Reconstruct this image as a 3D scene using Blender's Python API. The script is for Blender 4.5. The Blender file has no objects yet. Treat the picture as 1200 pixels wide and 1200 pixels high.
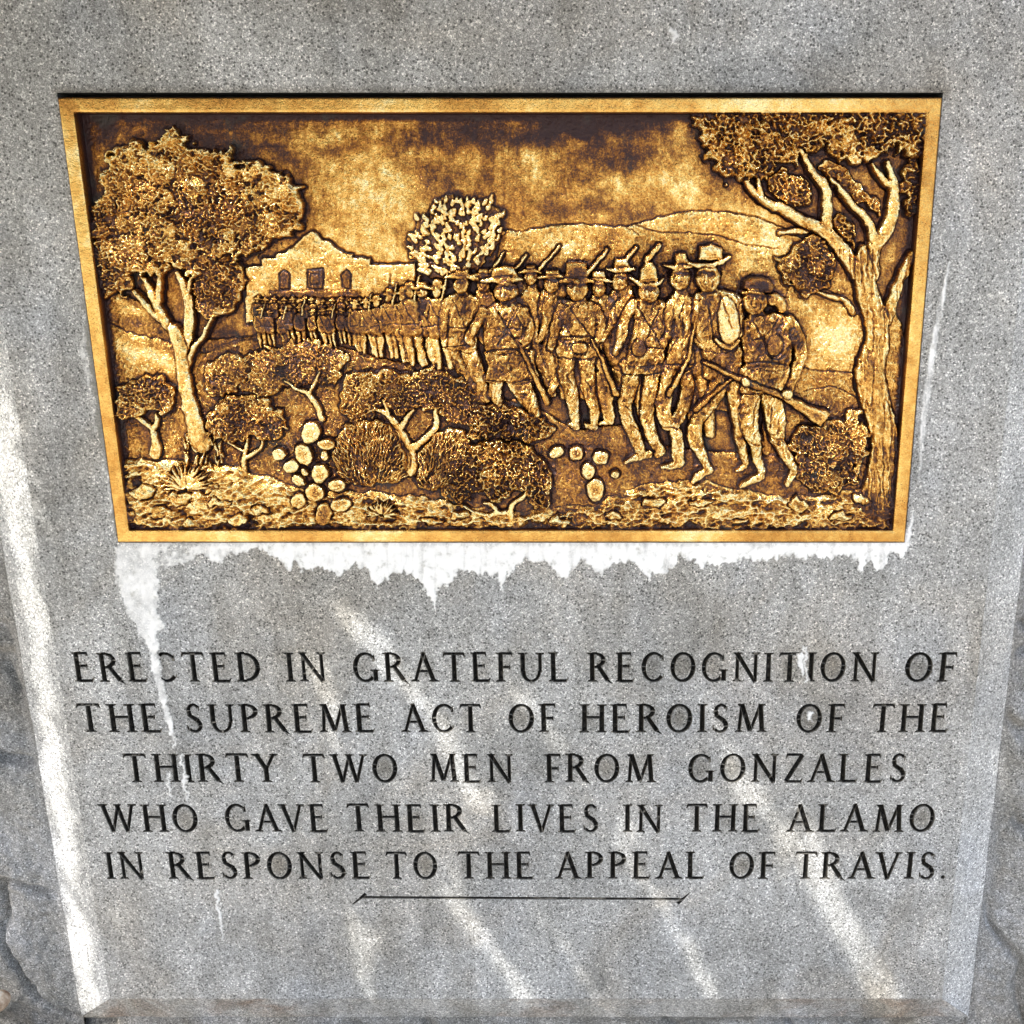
import bpy, bmesh, math, random
import numpy as np
from mathutils import Vector
from mathutils.geometry import delaunay_2d_cdt

rng = np.random.default_rng(11)
random.seed(5)
R = math.radians

# ------------------------------------------------------------------ camera
PITCH, F, CX, DIST, ZC = R(15.85), 1200.0, 706.0, 1.493, 1.55
cp_, sp_ = math.cos(PITCH), math.sin(PITCH)
cam = bpy.data.objects.new('camera', bpy.data.cameras.new('camera'))
bpy.context.scene.collection.objects.link(cam)
cam.location = (0, -DIST, ZC)
cam.rotation_euler = (math.pi / 2 - PITCH, 0, 0)
cam.data.sensor_width = 36
cam.data.lens = 36.0
cam.data.shift_x = -(CX - 600) / 1200.0
cam.data.clip_start = 0.02
cam.data.clip_end = 500
bpy.context.scene.camera = cam

# ------------------------------------------------------------------ sky, sun
SUN = Vector((0.43, 0.50, -0.90)).normalized()       # the way the light travels
world = bpy.data.worlds.new('World')
bpy.context.scene.world = world
world.use_nodes = True
wn = world.node_tree
for n in list(wn.nodes):
    wn.nodes.remove(n)
sky = wn.nodes.new('ShaderNodeTexSky')
sky.sky_type = 'NISHITA'
sky.sun_disc = False
sky.sun_elevation = math.asin(-SUN.z)
sky.sun_rotation = math.atan2(-SUN.x, -SUN.y)
sky.dust_density = 3.0
bg = wn.nodes.new('ShaderNodeBackground')
bg.inputs[1].default_value = 0.15
wo = wn.nodes.new('ShaderNodeOutputWorld')
wn.links.new(sky.outputs[0], bg.inputs[0])
wn.links.new(bg.outputs[0], wo.inputs[0])
sl = bpy.data.lights.new('sun', 'SUN')
sl.energy = 2.6
sl.angle = R(0.5)
sl.color = (1.0, 0.99, 0.975)
so = bpy.data.objects.new('sun', sl)
bpy.context.scene.collection.objects.link(so)
so.rotation_euler = SUN.to_track_quat('-Z', 'Y').to_euler()
vs = bpy.context.scene.view_settings
vs.view_transform = 'Standard'
vs.look = 'None'
vs.exposure = 1.38
vs.gamma = 1


def pl(x, y, Y=0.0):
    """photo position -> point on the vertical plane at depth Y"""
    u, v = (x - CX) / F, (y - 600.0) / F
    d = cp_ - v * sp_
    return ((DIST + Y) * u / d, Y, ZC + (DIST + Y) * (-sp_ - v * cp_) / d)


def unproj(X, Z, Y=0.0):
    """inverse of pl for arrays"""
    q = (Z - ZC) / (DIST + Y)
    v = (q * cp_ + sp_) / (q * sp_ - cp_)
    d = cp_ - v * sp_
    return CX + F * X * d / (DIST + Y), 600 + F * v


# ------------------------------------------------------------------ helpers
COL = bpy.context.scene.collection


def empty(name, label, cat, loc=(0, 0, 0), group=None):
    o = bpy.data.objects.new(name, None)
    o.empty_display_size = 0.05
    o.location = loc
    o['label'] = label
    o['category'] = cat
    if group:
        o['group'] = group
    COL.objects.link(o)
    return o


def mesh_obj(name, verts, faces, mat, parent=None, origin=(0, 0, 0), smooth=False, attrs=None, label=None):
    me = bpy.data.meshes.new(name)
    V = np.asarray(verts, dtype=np.float32) - np.asarray(origin, dtype=np.float32)
    if isinstance(faces, np.ndarray):
        nf, k = faces.shape
        me.vertices.add(len(V))
        me.vertices.foreach_set('co', V.ravel())
        me.loops.add(nf * k)
        me.loops.foreach_set('vertex_index', faces.astype(np.int32).ravel())
        me.polygons.add(nf)
        me.polygons.foreach_set('loop_start', np.arange(0, nf * k, k, dtype=np.int32))
        me.polygons.foreach_set('loop_total', np.full(nf, k, dtype=np.int32))
    else:
        me.from_pydata([tuple(v) for v in V.tolist()], [], faces)
    me.update(calc_edges=True)
    if smooth:
        me.polygons.foreach_set('use_smooth', np.ones(len(me.polygons), dtype=bool))
    if attrs:
        for k_, a in attrs.items():
            at = me.attributes.new(k_, 'FLOAT', 'POINT')
            at.data.foreach_set('value', np.asarray(a, dtype=np.float32).ravel())
    me.materials.append(mat)
    o = bpy.data.objects.new(name, me)
    COL.objects.link(o)
    if parent is not None:
        o.parent = parent
    if label:
        o['label'] = label
    return o


_lat = {}


def vnoise(x, y, s, seed):
    """smooth value noise, about -1..1, feature size s"""
    if seed not in _lat:
        _lat[seed] = np.random.default_rng(seed).uniform(-1, 1, (257, 257)).astype(np.float32)
    L = _lat[seed]
    gx, gy = x / s + 1000.0, y / s + 1000.0
    ix, iy = np.floor(gx).astype(np.int64), np.floor(gy).astype(np.int64)
    fx, fy = (gx - ix).astype(np.float32), (gy - iy).astype(np.float32)
    fx = fx * fx * (3 - 2 * fx)
    fy = fy * fy * (3 - 2 * fy)
    ix0, iy0 = ix % 256, iy % 256
    ix1, iy1 = (ix + 1) % 256, (iy + 1) % 256
    a = L[iy0, ix0] * (1 - fx) + L[iy0, ix1] * fx
    b = L[iy1, ix0] * (1 - fx) + L[iy1, ix1] * fx
    return a * (1 - fy) + b * fy


def fbm(x, y, s, seed, octs=4, gain=0.5):
    t, amp, tot = 0.0, 1.0, 0.0
    for i in range(octs):
        t = t + amp * vnoise(x + 17 * i, y - 31 * i, s, seed + i)
        tot += amp
        amp *= gain
        s *= 0.5
    return t / tot


def sstep(a, b, x):
    t = np.clip((x - a) / (b - a), 0, 1)
    return t * t * (3 - 2 * t)


# ------------------------------------------------------------------ materials
class NT:
    def __init__(self, name):
        self.m = bpy.data.materials.new(name)
        self.m.use_nodes = True
        self.t = self.m.node_tree
        self.b = self.t.nodes['Principled BSDF']
        g = self.n('ShaderNodeNewGeometry')
        self.pos = g.outputs['Position']

    def n(self, typ, **kw):
        nd = self.t.nodes.new(typ)
        for k, v in kw.items():
            setattr(nd, k, v)
        return nd

    def link(self, a, b):
        self.t.links.new(a, b)

    def noise(self, scale, detail=4, rough=0.55, vec=None, distort=0.0):
        nd = self.n('ShaderNodeTexNoise')
        nd.inputs['Scale'].default_value = scale
        nd.inputs['Detail'].default_value = detail
        nd.inputs['Roughness'].default_value = rough
        nd.inputs['Distortion'].default_value = distort
        self.link(vec or self.pos, nd.inputs['Vector'])
        return nd.outputs[0]

    def voro(self, scale, feature='F1', out='Distance', vec=None):
        nd = self.n('ShaderNodeTexVoronoi', feature=feature)
        nd.inputs['Scale'].default_value = scale
        self.link(vec or self.pos, nd.inputs['Vector'])
        return nd.outputs[out]

    def ramp(self, src, stops, interp='LINEAR'):
        nd = self.n('ShaderNodeValToRGB')
        cr = nd.color_ramp
        cr.interpolation = interp
        while len(cr.elements) < len(stops):
            cr.elements.new(0.5)
        for e, (p, c) in zip(cr.elements, stops):
            e.position = p
            e.color = (*c, 1) if not isinstance(c, (int, float)) else (c, c, c, 1)
        self.link(src, nd.inputs[0])
        return nd.outputs[0]

    def mix(self, fac, a, b, mode='MIX'):
        nd = self.n('ShaderNodeMix', data_type='RGBA', blend_type=mode)
        for inp, v in ((nd.inputs[0], fac), (nd.inputs[6], a), (nd.inputs[7], b)):
            if isinstance(v, (int, float)):
                inp.default_value = v if inp.type == 'VALUE' else (v, v, v, 1)
            elif isinstance(v, tuple):
                inp.default_value = (*v, 1)
            else:
                self.link(v, inp)
        return nd.outputs[2]

    def math(self, op, a, b=0.0, c=None, clamp=False):
        nd = self.n('ShaderNodeMath', operation=op, use_clamp=clamp)
        for i, v in enumerate((a, b) if c is None else (a, b, c)):
            if isinstance(v, (int, float)):
                nd.inputs[i].default_value = v
            else:
                self.link(v, nd.inputs[i])
        return nd.outputs[0]

    def attr(self, name):
        return self.n('ShaderNodeAttribute', attribute_name=name).outputs['Fac']

    def scaled(self, s):
        nd = self.n('ShaderNodeVectorMath', operation='MULTIPLY')
        self.link(self.pos, nd.inputs[0])
        nd.inputs[1].default_value = s
        return nd.outputs[0]

    def bump(self, h, strength, dist):
        nd = self.n('ShaderNodeBump')
        nd.inputs['Strength'].default_value = strength
        nd.inputs['Distance'].default_value = dist
        self.link(h, nd.inputs['Height'])
        self.link(nd.outputs[0], self.b.inputs['Normal'])


def granite(name, base=0.40, dirt=0.35, brown=0.25, rough_bump=0.35, use_attr=False, speck=1.0, stain=False):
    t = NT(name)
    # crystals: light feldspar, mid quartz, black mica
    cells = t.voro(430, out='Color')
    sep = t.n('ShaderNodeSeparateColor')
    t.link(cells, sep.inputs[0])
    g1 = t.ramp(sep.outputs[0], [(0.0, base * 0.62), (0.25, base * 0.85), (0.6, base * 1.05), (0.85, base * 1.3), (1.0, min(0.95, base * 2.1))])
    fine = t.noise(640, 2, 0.65)
    g1 = t.mix(0.8, g1, t.ramp(fine, [(0.34, 0.28), (0.5, 1.0), (0.68, 1.75)]), 'MULTIPLY')
    big = t.voro(260, out='Color')
    sep2 = t.n('ShaderNodeSeparateColor')
    t.link(big, sep2.inputs[0])
    mica = t.ramp(sep2.outputs[1], [(0.0, 1.0), (0.12, 1.0), (0.15, 0.0)])
    dist = t.ramp(t.voro(260), [(0.0, 1.0), (0.36, 1.0), (0.46, 0.0)])
    mm = t.math('MULTIPLY', mica, dist)
    g1 = t.mix(t.math('MULTIPLY', mm, 0.75 * speck), g1, (0.045, 0.045, 0.04))
    # broad weathering
    w1 = t.noise(5.5, 5, 0.6, distort=0.6)
    c = t.mix(0.9, g1, t.ramp(w1, [(0.28, (0.60, 0.60, 0.575)), (0.5, (0.93, 0.925, 0.90)), (0.72, (1.18, 1.18, 1.17))]), 'MULTIPLY')
    runs = t.noise(1.0, 4, 0.6, vec=t.scaled((26, 26, 4.5)))
    c = t.mix(dirt, c, t.ramp(runs, [(0.35, (0.50, 0.49, 0.45)), (0.62, (1.0, 1.0, 1.0))]), 'MULTIPLY')
    w2 = t.noise(3.2, 4, 0.6, distort=1.0)
    c = t.mix(t.math('MULTIPLY', t.ramp(w2, [(0.45, 0.0), (0.7, 1.0)]), brown), c, (0.86, 0.73, 0.56), 'MULTIPLY')
    w3 = t.noise(4.1, 3, 0.5, vec=t.scaled((1.3, 1.0, 0.8)))
    c = t.mix(t.math('MULTIPLY', t.ramp(w3, [(0.5, 0.0), (0.72, 1.0)]), 0.5), c, (0.88, 0.94, 1.06), 'MULTIPLY')
    if stain:
        rs = t.noise(9, 5, 0.65, distort=.8)
        c = t.mix(t.ramp(rs, [(0.50, 0.05), (0.72, 0.75)]), c, (0.50, 0.33, 0.22), 'MULTIPLY')
    if use_attr:
        lm = t.attr('lime')
        gr = t.attr('grime')
        mo = t.attr('mortar')
        c = t.mix(gr, c, (0.33, 0.29, 0.22), 'MULTIPLY')
        mc = t.ramp(t.noise(160, 3), [(0.3, (0.17, 0.17, 0.15)), (0.7, (0.29, 0.28, 0.25))])
        c = t.mix(mo, c, mc)
        lc = t.ramp(t.noise(60, 5, 0.65), [(0.28, (0.52, 0.51, 0.47)), (0.42, (0.90, 0.90, 0.89)), (0.55, (0.96, 0.96, 0.955))])
        c = t.mix(lm, c, lc)
    t.link(t.mix(1.0, c, (1.02, 1.0, 0.955), 'MULTIPLY'), t.b.inputs['Base Color'])
    t.b.inputs['Roughness'].default_value = 0.62
    t.b.inputs['Specular IOR Level'].default_value = 0.35
    h = t.math('ADD', t.noise(420, 3), t.math('MULTIPLY', t.noise(60, 3), 0.7))
    t.bump(h, rough_bump, 0.0012)
    return t.m


M_FACE = granite('dressed_granite', 0.435, 0.45, 0.45, 0.30, use_attr=True)
M_BEVEL = granite('margin_granite', 0.50, 0.25, 0.15, 0.35)
M_BOTTOM = granite('stained_granite', 0.50, 0.6, 0.5, 0.4, stain=True)
M_ROUGH = granite('pitched_granite', 0.30, 0.6, 0.5, 0.9)

t = NT('letter_grime_shade')
ink = t.ramp(t.noise(240, 3), [(0.35, (0.006, 0.006, 0.005)), (0.6, (0.026, 0.023, 0.018)), (0.8, (0.08, 0.07, 0.055))])
wall = t.ramp(t.noise(420, 3), [(0.3, (0.07, 0.062, 0.048)), (0.7, (0.26, 0.24, 0.20))])
t.link(t.mix(t.ramp(t.attr('cut'), [(0.04, 0.0), (0.36, 1.0)]), wall, ink), t.b.inputs['Base Color'])  # grime plus painted groove shade, darker with depth of cut
t.b.inputs['Roughness'].default_value = 0.85
t.b.inputs['Specular IOR Level'].default_value = 0.2
t.bump(t.noise(500, 3), 0.5, 0.0006)
M_LETTER = t.m

# bronze: `wear_shade` mixes brown patina rubbed back to metal with shade painted in hollows
t = NT('bronze')
wear_shade = t.attr('wear_shade')
keep = t.math('SUBTRACT', 1.0, t.math('MULTIPLY', t.attr('plain'), 0.62))
fine = t.noise(520, 3, 0.6)
mid = t.noise(90, 4, 0.6)
nz = t.math('ADD', t.math('MULTIPLY', t.math('SUBTRACT', fine, 0.5), 0.95), t.math('MULTIPLY', t.math('SUBTRACT', mid, 0.5), 0.55))
w = t.math('ADD', wear_shade, t.math('MULTIPLY', nz, keep))
pit = t.ramp(t.voro(330), [(0.0, 1.0), (0.16, 1.0), (0.24, 0.0)])
pm = t.ramp(t.noise(34, 3, 0.6), [(0.46, 0.0), (0.62, 1.0)])
w = t.math('SUBTRACT', w, t.math('MULTIPLY', t.math('MULTIPLY', pit, pm), 0.55))
col = t.ramp(w, [(0.0, (0.036, 0.014, 0.014)), (0.20, (0.110, 0.044, 0.022)), (0.38, (0.29, 0.122, 0.032)),
                 (0.60, (0.62, 0.315, 0.072)), (0.80, (0.90, 0.58, 0.165)), (1.0, (1.0, 0.86, 0.45))])
hue = t.noise(14, 3, 0.6)
col = t.mix(t.ramp(hue, [(0.42, 0.0), (0.7, 0.45)]), col, (1.0, 0.80, 0.60), 'MULTIPLY')
verd = t.ramp(t.noise(23, 4, 0.65), [(0.56, 0.0), (0.68, 0.35)])
lowm = t.ramp(w, [(0.15, 1.0), (0.5, 0.0)])
col = t.mix(t.math('MULTIPLY', verd, lowm), col, (0.05, 0.07, 0.06))
t.link(col, t.b.inputs['Base Color'])
t.link(t.ramp(w, [(0.0, 0.35), (0.4, 0.9), (1.0, 1.0)]), t.b.inputs['Metallic'])
t.link(t.ramp(w, [(0.0, 0.40), (0.5, 0.28), (1.0, 0.20)]), t.b.inputs['Roughness'])
t.bump(t.math('ADD', t.noise(620, 2), t.math('MULTIPLY', t.noise(170, 4, 0.6), 2.0)), 0.62, 0.0011)
M_BRONZE = t.m

t = NT('joint_mortar')
t.link(t.ramp(t.noise(60, 4), [(0.3, (0.03, 0.035, 0.03)), (0.7, (0.10, 0.11, 0.10))]), t.b.inputs['Base Color'])
t.b.inputs['Roughness'].default_value = 0.9
M_JOINT = t.m

t = NT('paving_dust')
c = t.ramp(t.noise(3, 6, 0.6), [(0.3, (0.30, 0.27, 0.22)), (0.7, (0.45, 0.41, 0.34))])
t.link(c, t.b.inputs['Base Color'])
t.b.inputs['Roughness'].default_value = 0.9
t.bump(t.noise(40, 4), 0.4, 0.01)
M_GROUND = t.m

t = NT('cream_stone')
c = t.ramp(t.noise(45, 5, 0.6), [(0.36, (0.30, 0.17, 0.10)), (0.5, (0.62, 0.48, 0.34)), (0.62, (0.82, 0.76, 0.64))])
t.link(c, t.b.inputs['Base Color'])
t.b.inputs['Roughness'].default_value = 0.7
t.bump(t.noise(120, 4), 0.4, 0.002)
M_CREAM = t.m

t = NT('mossy_stone')
c = t.ramp(t.noise(60, 5, 0.6), [(0.35, (0.035, 0.04, 0.028)), (0.6, (0.12, 0.12, 0.09)), (0.75, (0.26, 0.26, 0.22))])
t.link(c, t.b.inputs['Base Color'])
t.b.inputs['Roughness'].default_value = 0.85
t.bump(t.noise(120, 4), 0.7, 0.003)
M_MOSS = t.m

t = NT('leaf')
t.link(t.ramp(t.noise(20, 2), [(0.3, (0.035, 0.06, 0.02)), (0.7, (0.08, 0.12, 0.035))]), t.b.inputs['Base Color'])
t.b.inputs['Roughness'].default_value = 0.5
M_LEAF = t.m
t = NT('bark')
t.link(t.ramp(t.noise(30, 4), [(0.3, (0.06, 0.05, 0.04)), (0.7, (0.2, 0.17, 0.14))]), t.b.inputs['Base Color'])
t.b.inputs['Roughness'].default_value = 0.9
M_BARK = t.m

# ------------------------------------------------------------------ ground
n = 24
gx = np.linspace(-60, 60, n)
gv = [(x, y, 0.0) for y in gx for x in gx]
gf = [(j * n + i, j * n + i + 1, (j + 1) * n + i + 1, (j + 1) * n + i) for j in range(n - 1) for i in range(n - 1)]
g = mesh_obj('ground', gv, gf, M_GROUND)
g['kind'] = 'structure'

# ------------------------------------------------------------------ monument
XL, XR, ZB, ZT = -0.863, 0.595, 0.240, 2.05
XLo, XRo, ZBo, DB = -0.934, 0.656, 0.178, 0.026
mon = empty('granite_monument', 'upright grey granite monument with carved inscription and smooth margins in rough edges', 'monument', (-0.13, 0.1, 0.0))
MO = tuple(mon.location)

# plaque outline on the face
c1, c2, c3, c4 = pl(69.5, 116), pl(1104.5, 113.5), pl(138.5, 635), pl(1059, 635)
PXL, PXR = (c1[0] + c3[0]) / 2, (c2[0] + c4[0]) / 2
PZT, PZB = pl(600, 114.5)[2], pl(600, 635)[2]
HXL, HXR, HZB, HZT = PXL - 0.0012, PXR + 0.0012, PZB - 0.0012, pl(600, 108.5)[2]

# ---- glyphs (unit cap height, y up); every stroke is a polygon
TK, TN = 0.160, 0.100


def stroke(x0, y0, x1, y1, w0, w1=None):
    w1 = w0 if w1 is None else w1
    dx, dy = x1 - x0, y1 - y0
    L = math.hypot(dx, dy)
    nx, ny = -dy / L / 2, dx / L / 2
    return [(x0 - nx * w0, y0 - ny * w0), (x1 - nx * w1, y1 - ny * w1), (x1 + nx * w1, y1 + ny * w1), (x0 + nx * w0, y0 + ny * w0)], [(x0 + dx * k, y0 + dy * k) for k in (0.12, 0.37, 0.63, 0.88)]


def arc(cx, cy, rx, ry, a0, a1, thick=TK, thin=TN, steps=None, skew=0.25):
    """ring sector, stress at the sides"""
    steps = steps or max(4, int(abs(a1 - a0) / 15))
    o, i_, c = [], [], []
    for k in range(steps + 1):
        a = R(a0 + (a1 - a0) * k / steps)
        w = thin + (thick - thin) * abs(math.cos(a + skew)) ** 1.6
        ca, sa = math.cos(a), math.sin(a)
        o.append((cx + (rx) * ca, cy + (ry) * sa))
        i_.append((cx + (rx - w) * ca, cy + (ry - w) * sa))
        if 0 < k < steps:
            c.append((cx + (rx - w / 2) * ca, cy + (ry - w / 2) * sa))
    return o + i_[::-1], c


def serif(x, y, w=0.23, up=True):
    s = 1 if up else -1
    w = w * 1.42
    h = 0.05
    return [(x - w / 2, y), (x + w / 2, y), (x + w / 2 - 0.02, y + s * h), (x + 0.05, y + s * h * 1.9), (x - 0.05, y + s * h * 1.9), (x - w / 2 + 0.02, y + s * h)], [(x - w / 4, y + s * h * .5), (x + w / 4, y + s * h * .5)]


def bar(x0, x1, y, w=TN, end=0, tip=0.0):
    """horizontal arm; end=+1/-1 adds the flared tip up or down"""
    out = [stroke(x0, y, x1, y, w)]
    if end:
        e = y - end * w / 2
        out.append(([(x1 - 0.13, e), (x1 + 0.01, e), (x1 + 0.03 + tip, e + end * 0.17), (x1 - 0.01 + tip, e + end * 0.165), (x1 - 0.045, e + end * 0.07)], [(x1 - 0.02, e + end * 0.05)]))
    return out


def stemv(x, y0=0.0, y1=1.0, w=TK, sb=True, st=True, sw=0.25):
    out = [stroke(x, y0, x, y1, w * 1.04, w * 0.96)]
    if sb:
        out.append(serif(x, y0, sw, True))
    if st:
        out.append(serif(x, y1, sw, False))
    return out


G = {}
G['I'] = (stemv(0.13), 0.26)
G['H'] = (stemv(0.13) + stemv(0.68) + bar(0.15, 0.66, 0.54), 0.81)
G['E'] = (stemv(0.13, sw=0.22) + bar(0.1, 0.49, 0.97, TN, -1) + bar(0.15, 0.44, 0.54, TN, 0) + [([(0.40, 0.47), (0.45, 0.44), (0.45, 0.64), (0.40, 0.60)], [])] + bar(0.1, 0.56, 0.03, TN + .01, 1, 0.05), 0.66)
G['F'] = (stemv(0.13) + bar(0.1, 0.50, 0.97, TN, -1) + bar(0.15, 0.43, 0.50, TN, 0) + [([(0.40, 0.43), (0.45, 0.40), (0.45, 0.60), (0.40, 0.56)], [])], 0.54)
G['L'] = (stemv(0.13) + bar(0.1, 0.56, 0.03, TN + .01, 1, 0.05), 0.65)
G['T'] = (stemv(0.40, st=False) + bar(0.06, 0.74, 0.97, TN, 0) + [([(0.02, 0.84), (0.06, 0.85), (0.14, 0.94), (0.14, 1.0), (0.06, 1.0)], []), ([(0.66, 0.94), (0.74, 0.85), (0.78, 0.84), (0.75, 1.0), (0.66, 1.0)], [])], 0.80)
G['N'] = (stemv(0.15, w=TN + .02, sw=0.22) + stemv(0.75, w=TN + .02, sb=False, sw=0.22) + [stroke(0.11, 0.99, 0.76, -0.03, TK, TK * 0.8)], 0.88)
G['M'] = ([stroke(0.14, 0.0, 0.21, 1.0, TN + .015), serif(0.14, 0, 0.2), stroke(0.21, 0.99, 0.50, 0.05, TK), stroke(0.50, 0.03, 0.80, 0.99, TN + .01), stroke(0.80, 0.99, 0.88, 0.0, TK), serif(0.88, 0, 0.24), serif(0.17, 1.0, 0.16, False), serif(0.84, 1.0, 0.16, False)], 1.0)
G['A'] = ([stroke(0.10, 0.0, 0.41, 1.0, TN + .01), stroke(0.38, 1.01, 0.72, 0.0, TK * 0.95, TK), serif(0.10, 0, 0.22), serif(0.72, 0, 0.26)] + bar(0.2, 0.6, 0.36, TN * .9), 0.85)
G['V'] = ([stroke(0.11, 1.0, 0.42, -0.02, TK, TK * .8), stroke(0.42, 0.0, 0.72, 1.0, TN + .01), serif(0.11, 1, 0.25, False), serif(0.72, 1, 0.22, False)], 0.83)
G['W'] = ([stroke(0.11, 1.0, 0.36, -0.01, TK, TK * .8), stroke(0.36, 0.0, 0.62, 0.97, TN + .01), stroke(0.58, 1.0, 0.83, -0.01, TK, TK * .8), stroke(0.83, 0.0, 1.08, 1.0, TN + .01), serif(0.11, 1, 0.25, False), serif(0.60, 1, 0.2, False), serif(1.08, 1, 0.22, False)], 1.19)
G['Y'] = ([stroke(0.11, 1.0, 0.40, 0.46, TK), stroke(0.40, 0.45, 0.68, 1.0, TN + .01), stroke(0.40, 0.0, 0.40, 0.52, TK), serif(0.40, 0, 0.25), serif(0.11, 1, 0.24, False), serif(0.68, 1, 0.22, False)], 0.79)
G['O'] = ([arc(0.43, 0.50, 0.42, 0.52, -15, 185), arc(0.43, 0.50, 0.42, 0.52, 165, 365)], 0.86)
G['C'] = ([arc(0.43, 0.50, 0.42, 0.52, 42, 200), arc(0.43, 0.50, 0.42, 0.52, 180, 318), ([(0.66, 0.70), (0.76, 0.71), (0.74, 0.96), (0.67, 0.88)], []), ([(0.70, 0.12), (0.76, 0.17), (0.77, 0.30), (0.72, 0.22)], [])], 0.78)
G['G'] = ([arc(0.43, 0.50, 0.42, 0.52, 44, 200), arc(0.43, 0.50, 0.42, 0.52, 180, 312), ([(0.66, 0.70), (0.76, 0.71), (0.74, 0.96), (0.67, 0.88)], []), stroke(0.75, 0.03, 0.75, 0.42, TK, TK), serif(0.73, 0.43, 0.24, False)], 0.87)
G['D'] = (stemv(0.13, sw=0.24) + [arc(0.30, 0.5, 0.47, 0.5, -92, 4, TK, TN), arc(0.30, 0.5, 0.47, 0.5, -4, 92, TK, TN, skew=-0.1), stroke(0.13, 0.97, 0.31, 0.97, TN), stroke(0.13, 0.03, 0.31, 0.03, TN)], 0.80)
G['U'] = ([stroke(0.15, 0.32, 0.15, 1.0, TK), arc(0.42, 0.36, 0.335, 0.38, 176, 275, TK, TN, skew=0), arc(0.42, 0.36, 0.335, 0.38, 265, 364, TN + .02, TN, skew=0), stroke(0.72, 0.32, 0.72, 1.0, TN + .02), serif(0.15, 1, 0.25, False), serif(0.72, 1, 0.22, False)], 0.86)
G['S'] = ([arc(0.29, 0.745, 0.235, 0.275, 32, 185, TN + .03, TN), arc(0.29, 0.745, 0.235, 0.275, 175, 235, TK, TN + .02), stroke(0.105, 0.63, 0.42, 0.40, TK * .85, TK * 1.05), arc(0.275, 0.255, 0.26, 0.275, -10, 62, TK, TK, skew=0), arc(0.275, 0.255, 0.26, 0.275, 212, 358, TK * .8, TN), ([(0.43, 0.74), (0.48, 0.76), (0.50, 0.96), (0.45, 0.90)], []), ([(0.02, 0.26), (0.06, 0.26), (0.11, 0.13), (0.04, 0.05)], [])], 0.56)
G['P'] = (stemv(0.13) + [arc(0.28, 0.735, 0.31, 0.265, -92, 4, TK, TN), arc(0.28, 0.735, 0.31, 0.265, -4, 92, TK, TN, skew=-.1), stroke(0.13, 0.97, 0.29, 0.97, TN), stroke(0.13, 0.50, 0.29, 0.50, TN)], 0.61)
G['R'] = (stemv(0.13) + [arc(0.28, 0.74, 0.30, 0.26, -92, 4, TK, TN), arc(0.28, 0.74, 0.30, 0.26, -4, 92, TK, TN, skew=-.1), stroke(0.13, 0.97, 0.29, 0.97, TN), stroke(0.13, 0.51, 0.29, 0.51, TN), stroke(0.33, 0.53, 0.64, 0.05, TK * .9, TK), stroke(0.60, 0.09, 0.80, -0.07, TK * .8, 0.015)], 0.76)
G['Z'] = ([stroke(0.60, 0.97, 0.10, 0.03, TK)] + bar(0.08, 0.62, 0.97, TN, 0) + bar(0.06, 0.60, 0.03, TN, 1, 0.03) + [([(0.05, 0.82), (0.09, 0.83), (0.15, 0.94), (0.15, 1.0), (0.08, 1.0)], [])], 0.68)
G['.'] = ([([(0.02 + 0.075 * math.cos(a) + .08, 0.07 + 0.075 * math.sin(a)) for a in np.linspace(0, 2 * math.pi, 10)[:-1]], [(0.10, 0.07)])], 0.20)

LINES = [
    (764.6, 799.0, [('ERECTED', 86, 306), ('IN', 335, 382), ('GRATEFUL', 413, 667), ('RECOGNITION', 689.5, 1029), ('OF', 1060, 1121)]),
    (825.0, 858.3, [('THE', 89.6, 190), ('SUPREME', 217, 440), ('ACT', 471, 565), ('OF', 595, 652), ('HEROISM', 680, 898), ('OF', 933, 990), ('THE', 1020, 1114)]),
    (883.5, 916.8, [('THIRTY', 144, 326), ('TWO', 354, 466), ('MEN', 502, 601), ('FROM', 639, 768), ('GONZALES', 806, 1063)]),
    (942.5, 975.0, [('WHO', 118, 232), ('GAVE', 263, 385), ('THEIR', 406, 548), ('LIVES', 577, 702), ('IN', 731, 776), ('THE', 803, 892), ('ALAMO', 923, 1096)]),
    (998.3, 1030.0, [('IN', 124, 169), ('RESPONSE', 197, 435), ('TO', 451, 513), ('THE', 535, 627), ('APPEAL', 651, 827), ('OF', 854, 909), ('TRAVIS.', 930, 1110)]),
]
panel_v, panel_f, panel_g = [], [], []
letter_sets = []


def seg_dist(px, py, a, b):
    dx, dy = b[0] - a[0], b[1] - a[1]
    L2 = dx * dx + dy * dy + 1e-18
    tt = max(0, min(1, ((px - a[0]) * dx + (py - a[1]) * dy) / L2))
    return math.hypot(px - a[0] - tt * dx, py - a[1] - tt * dy)


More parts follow.
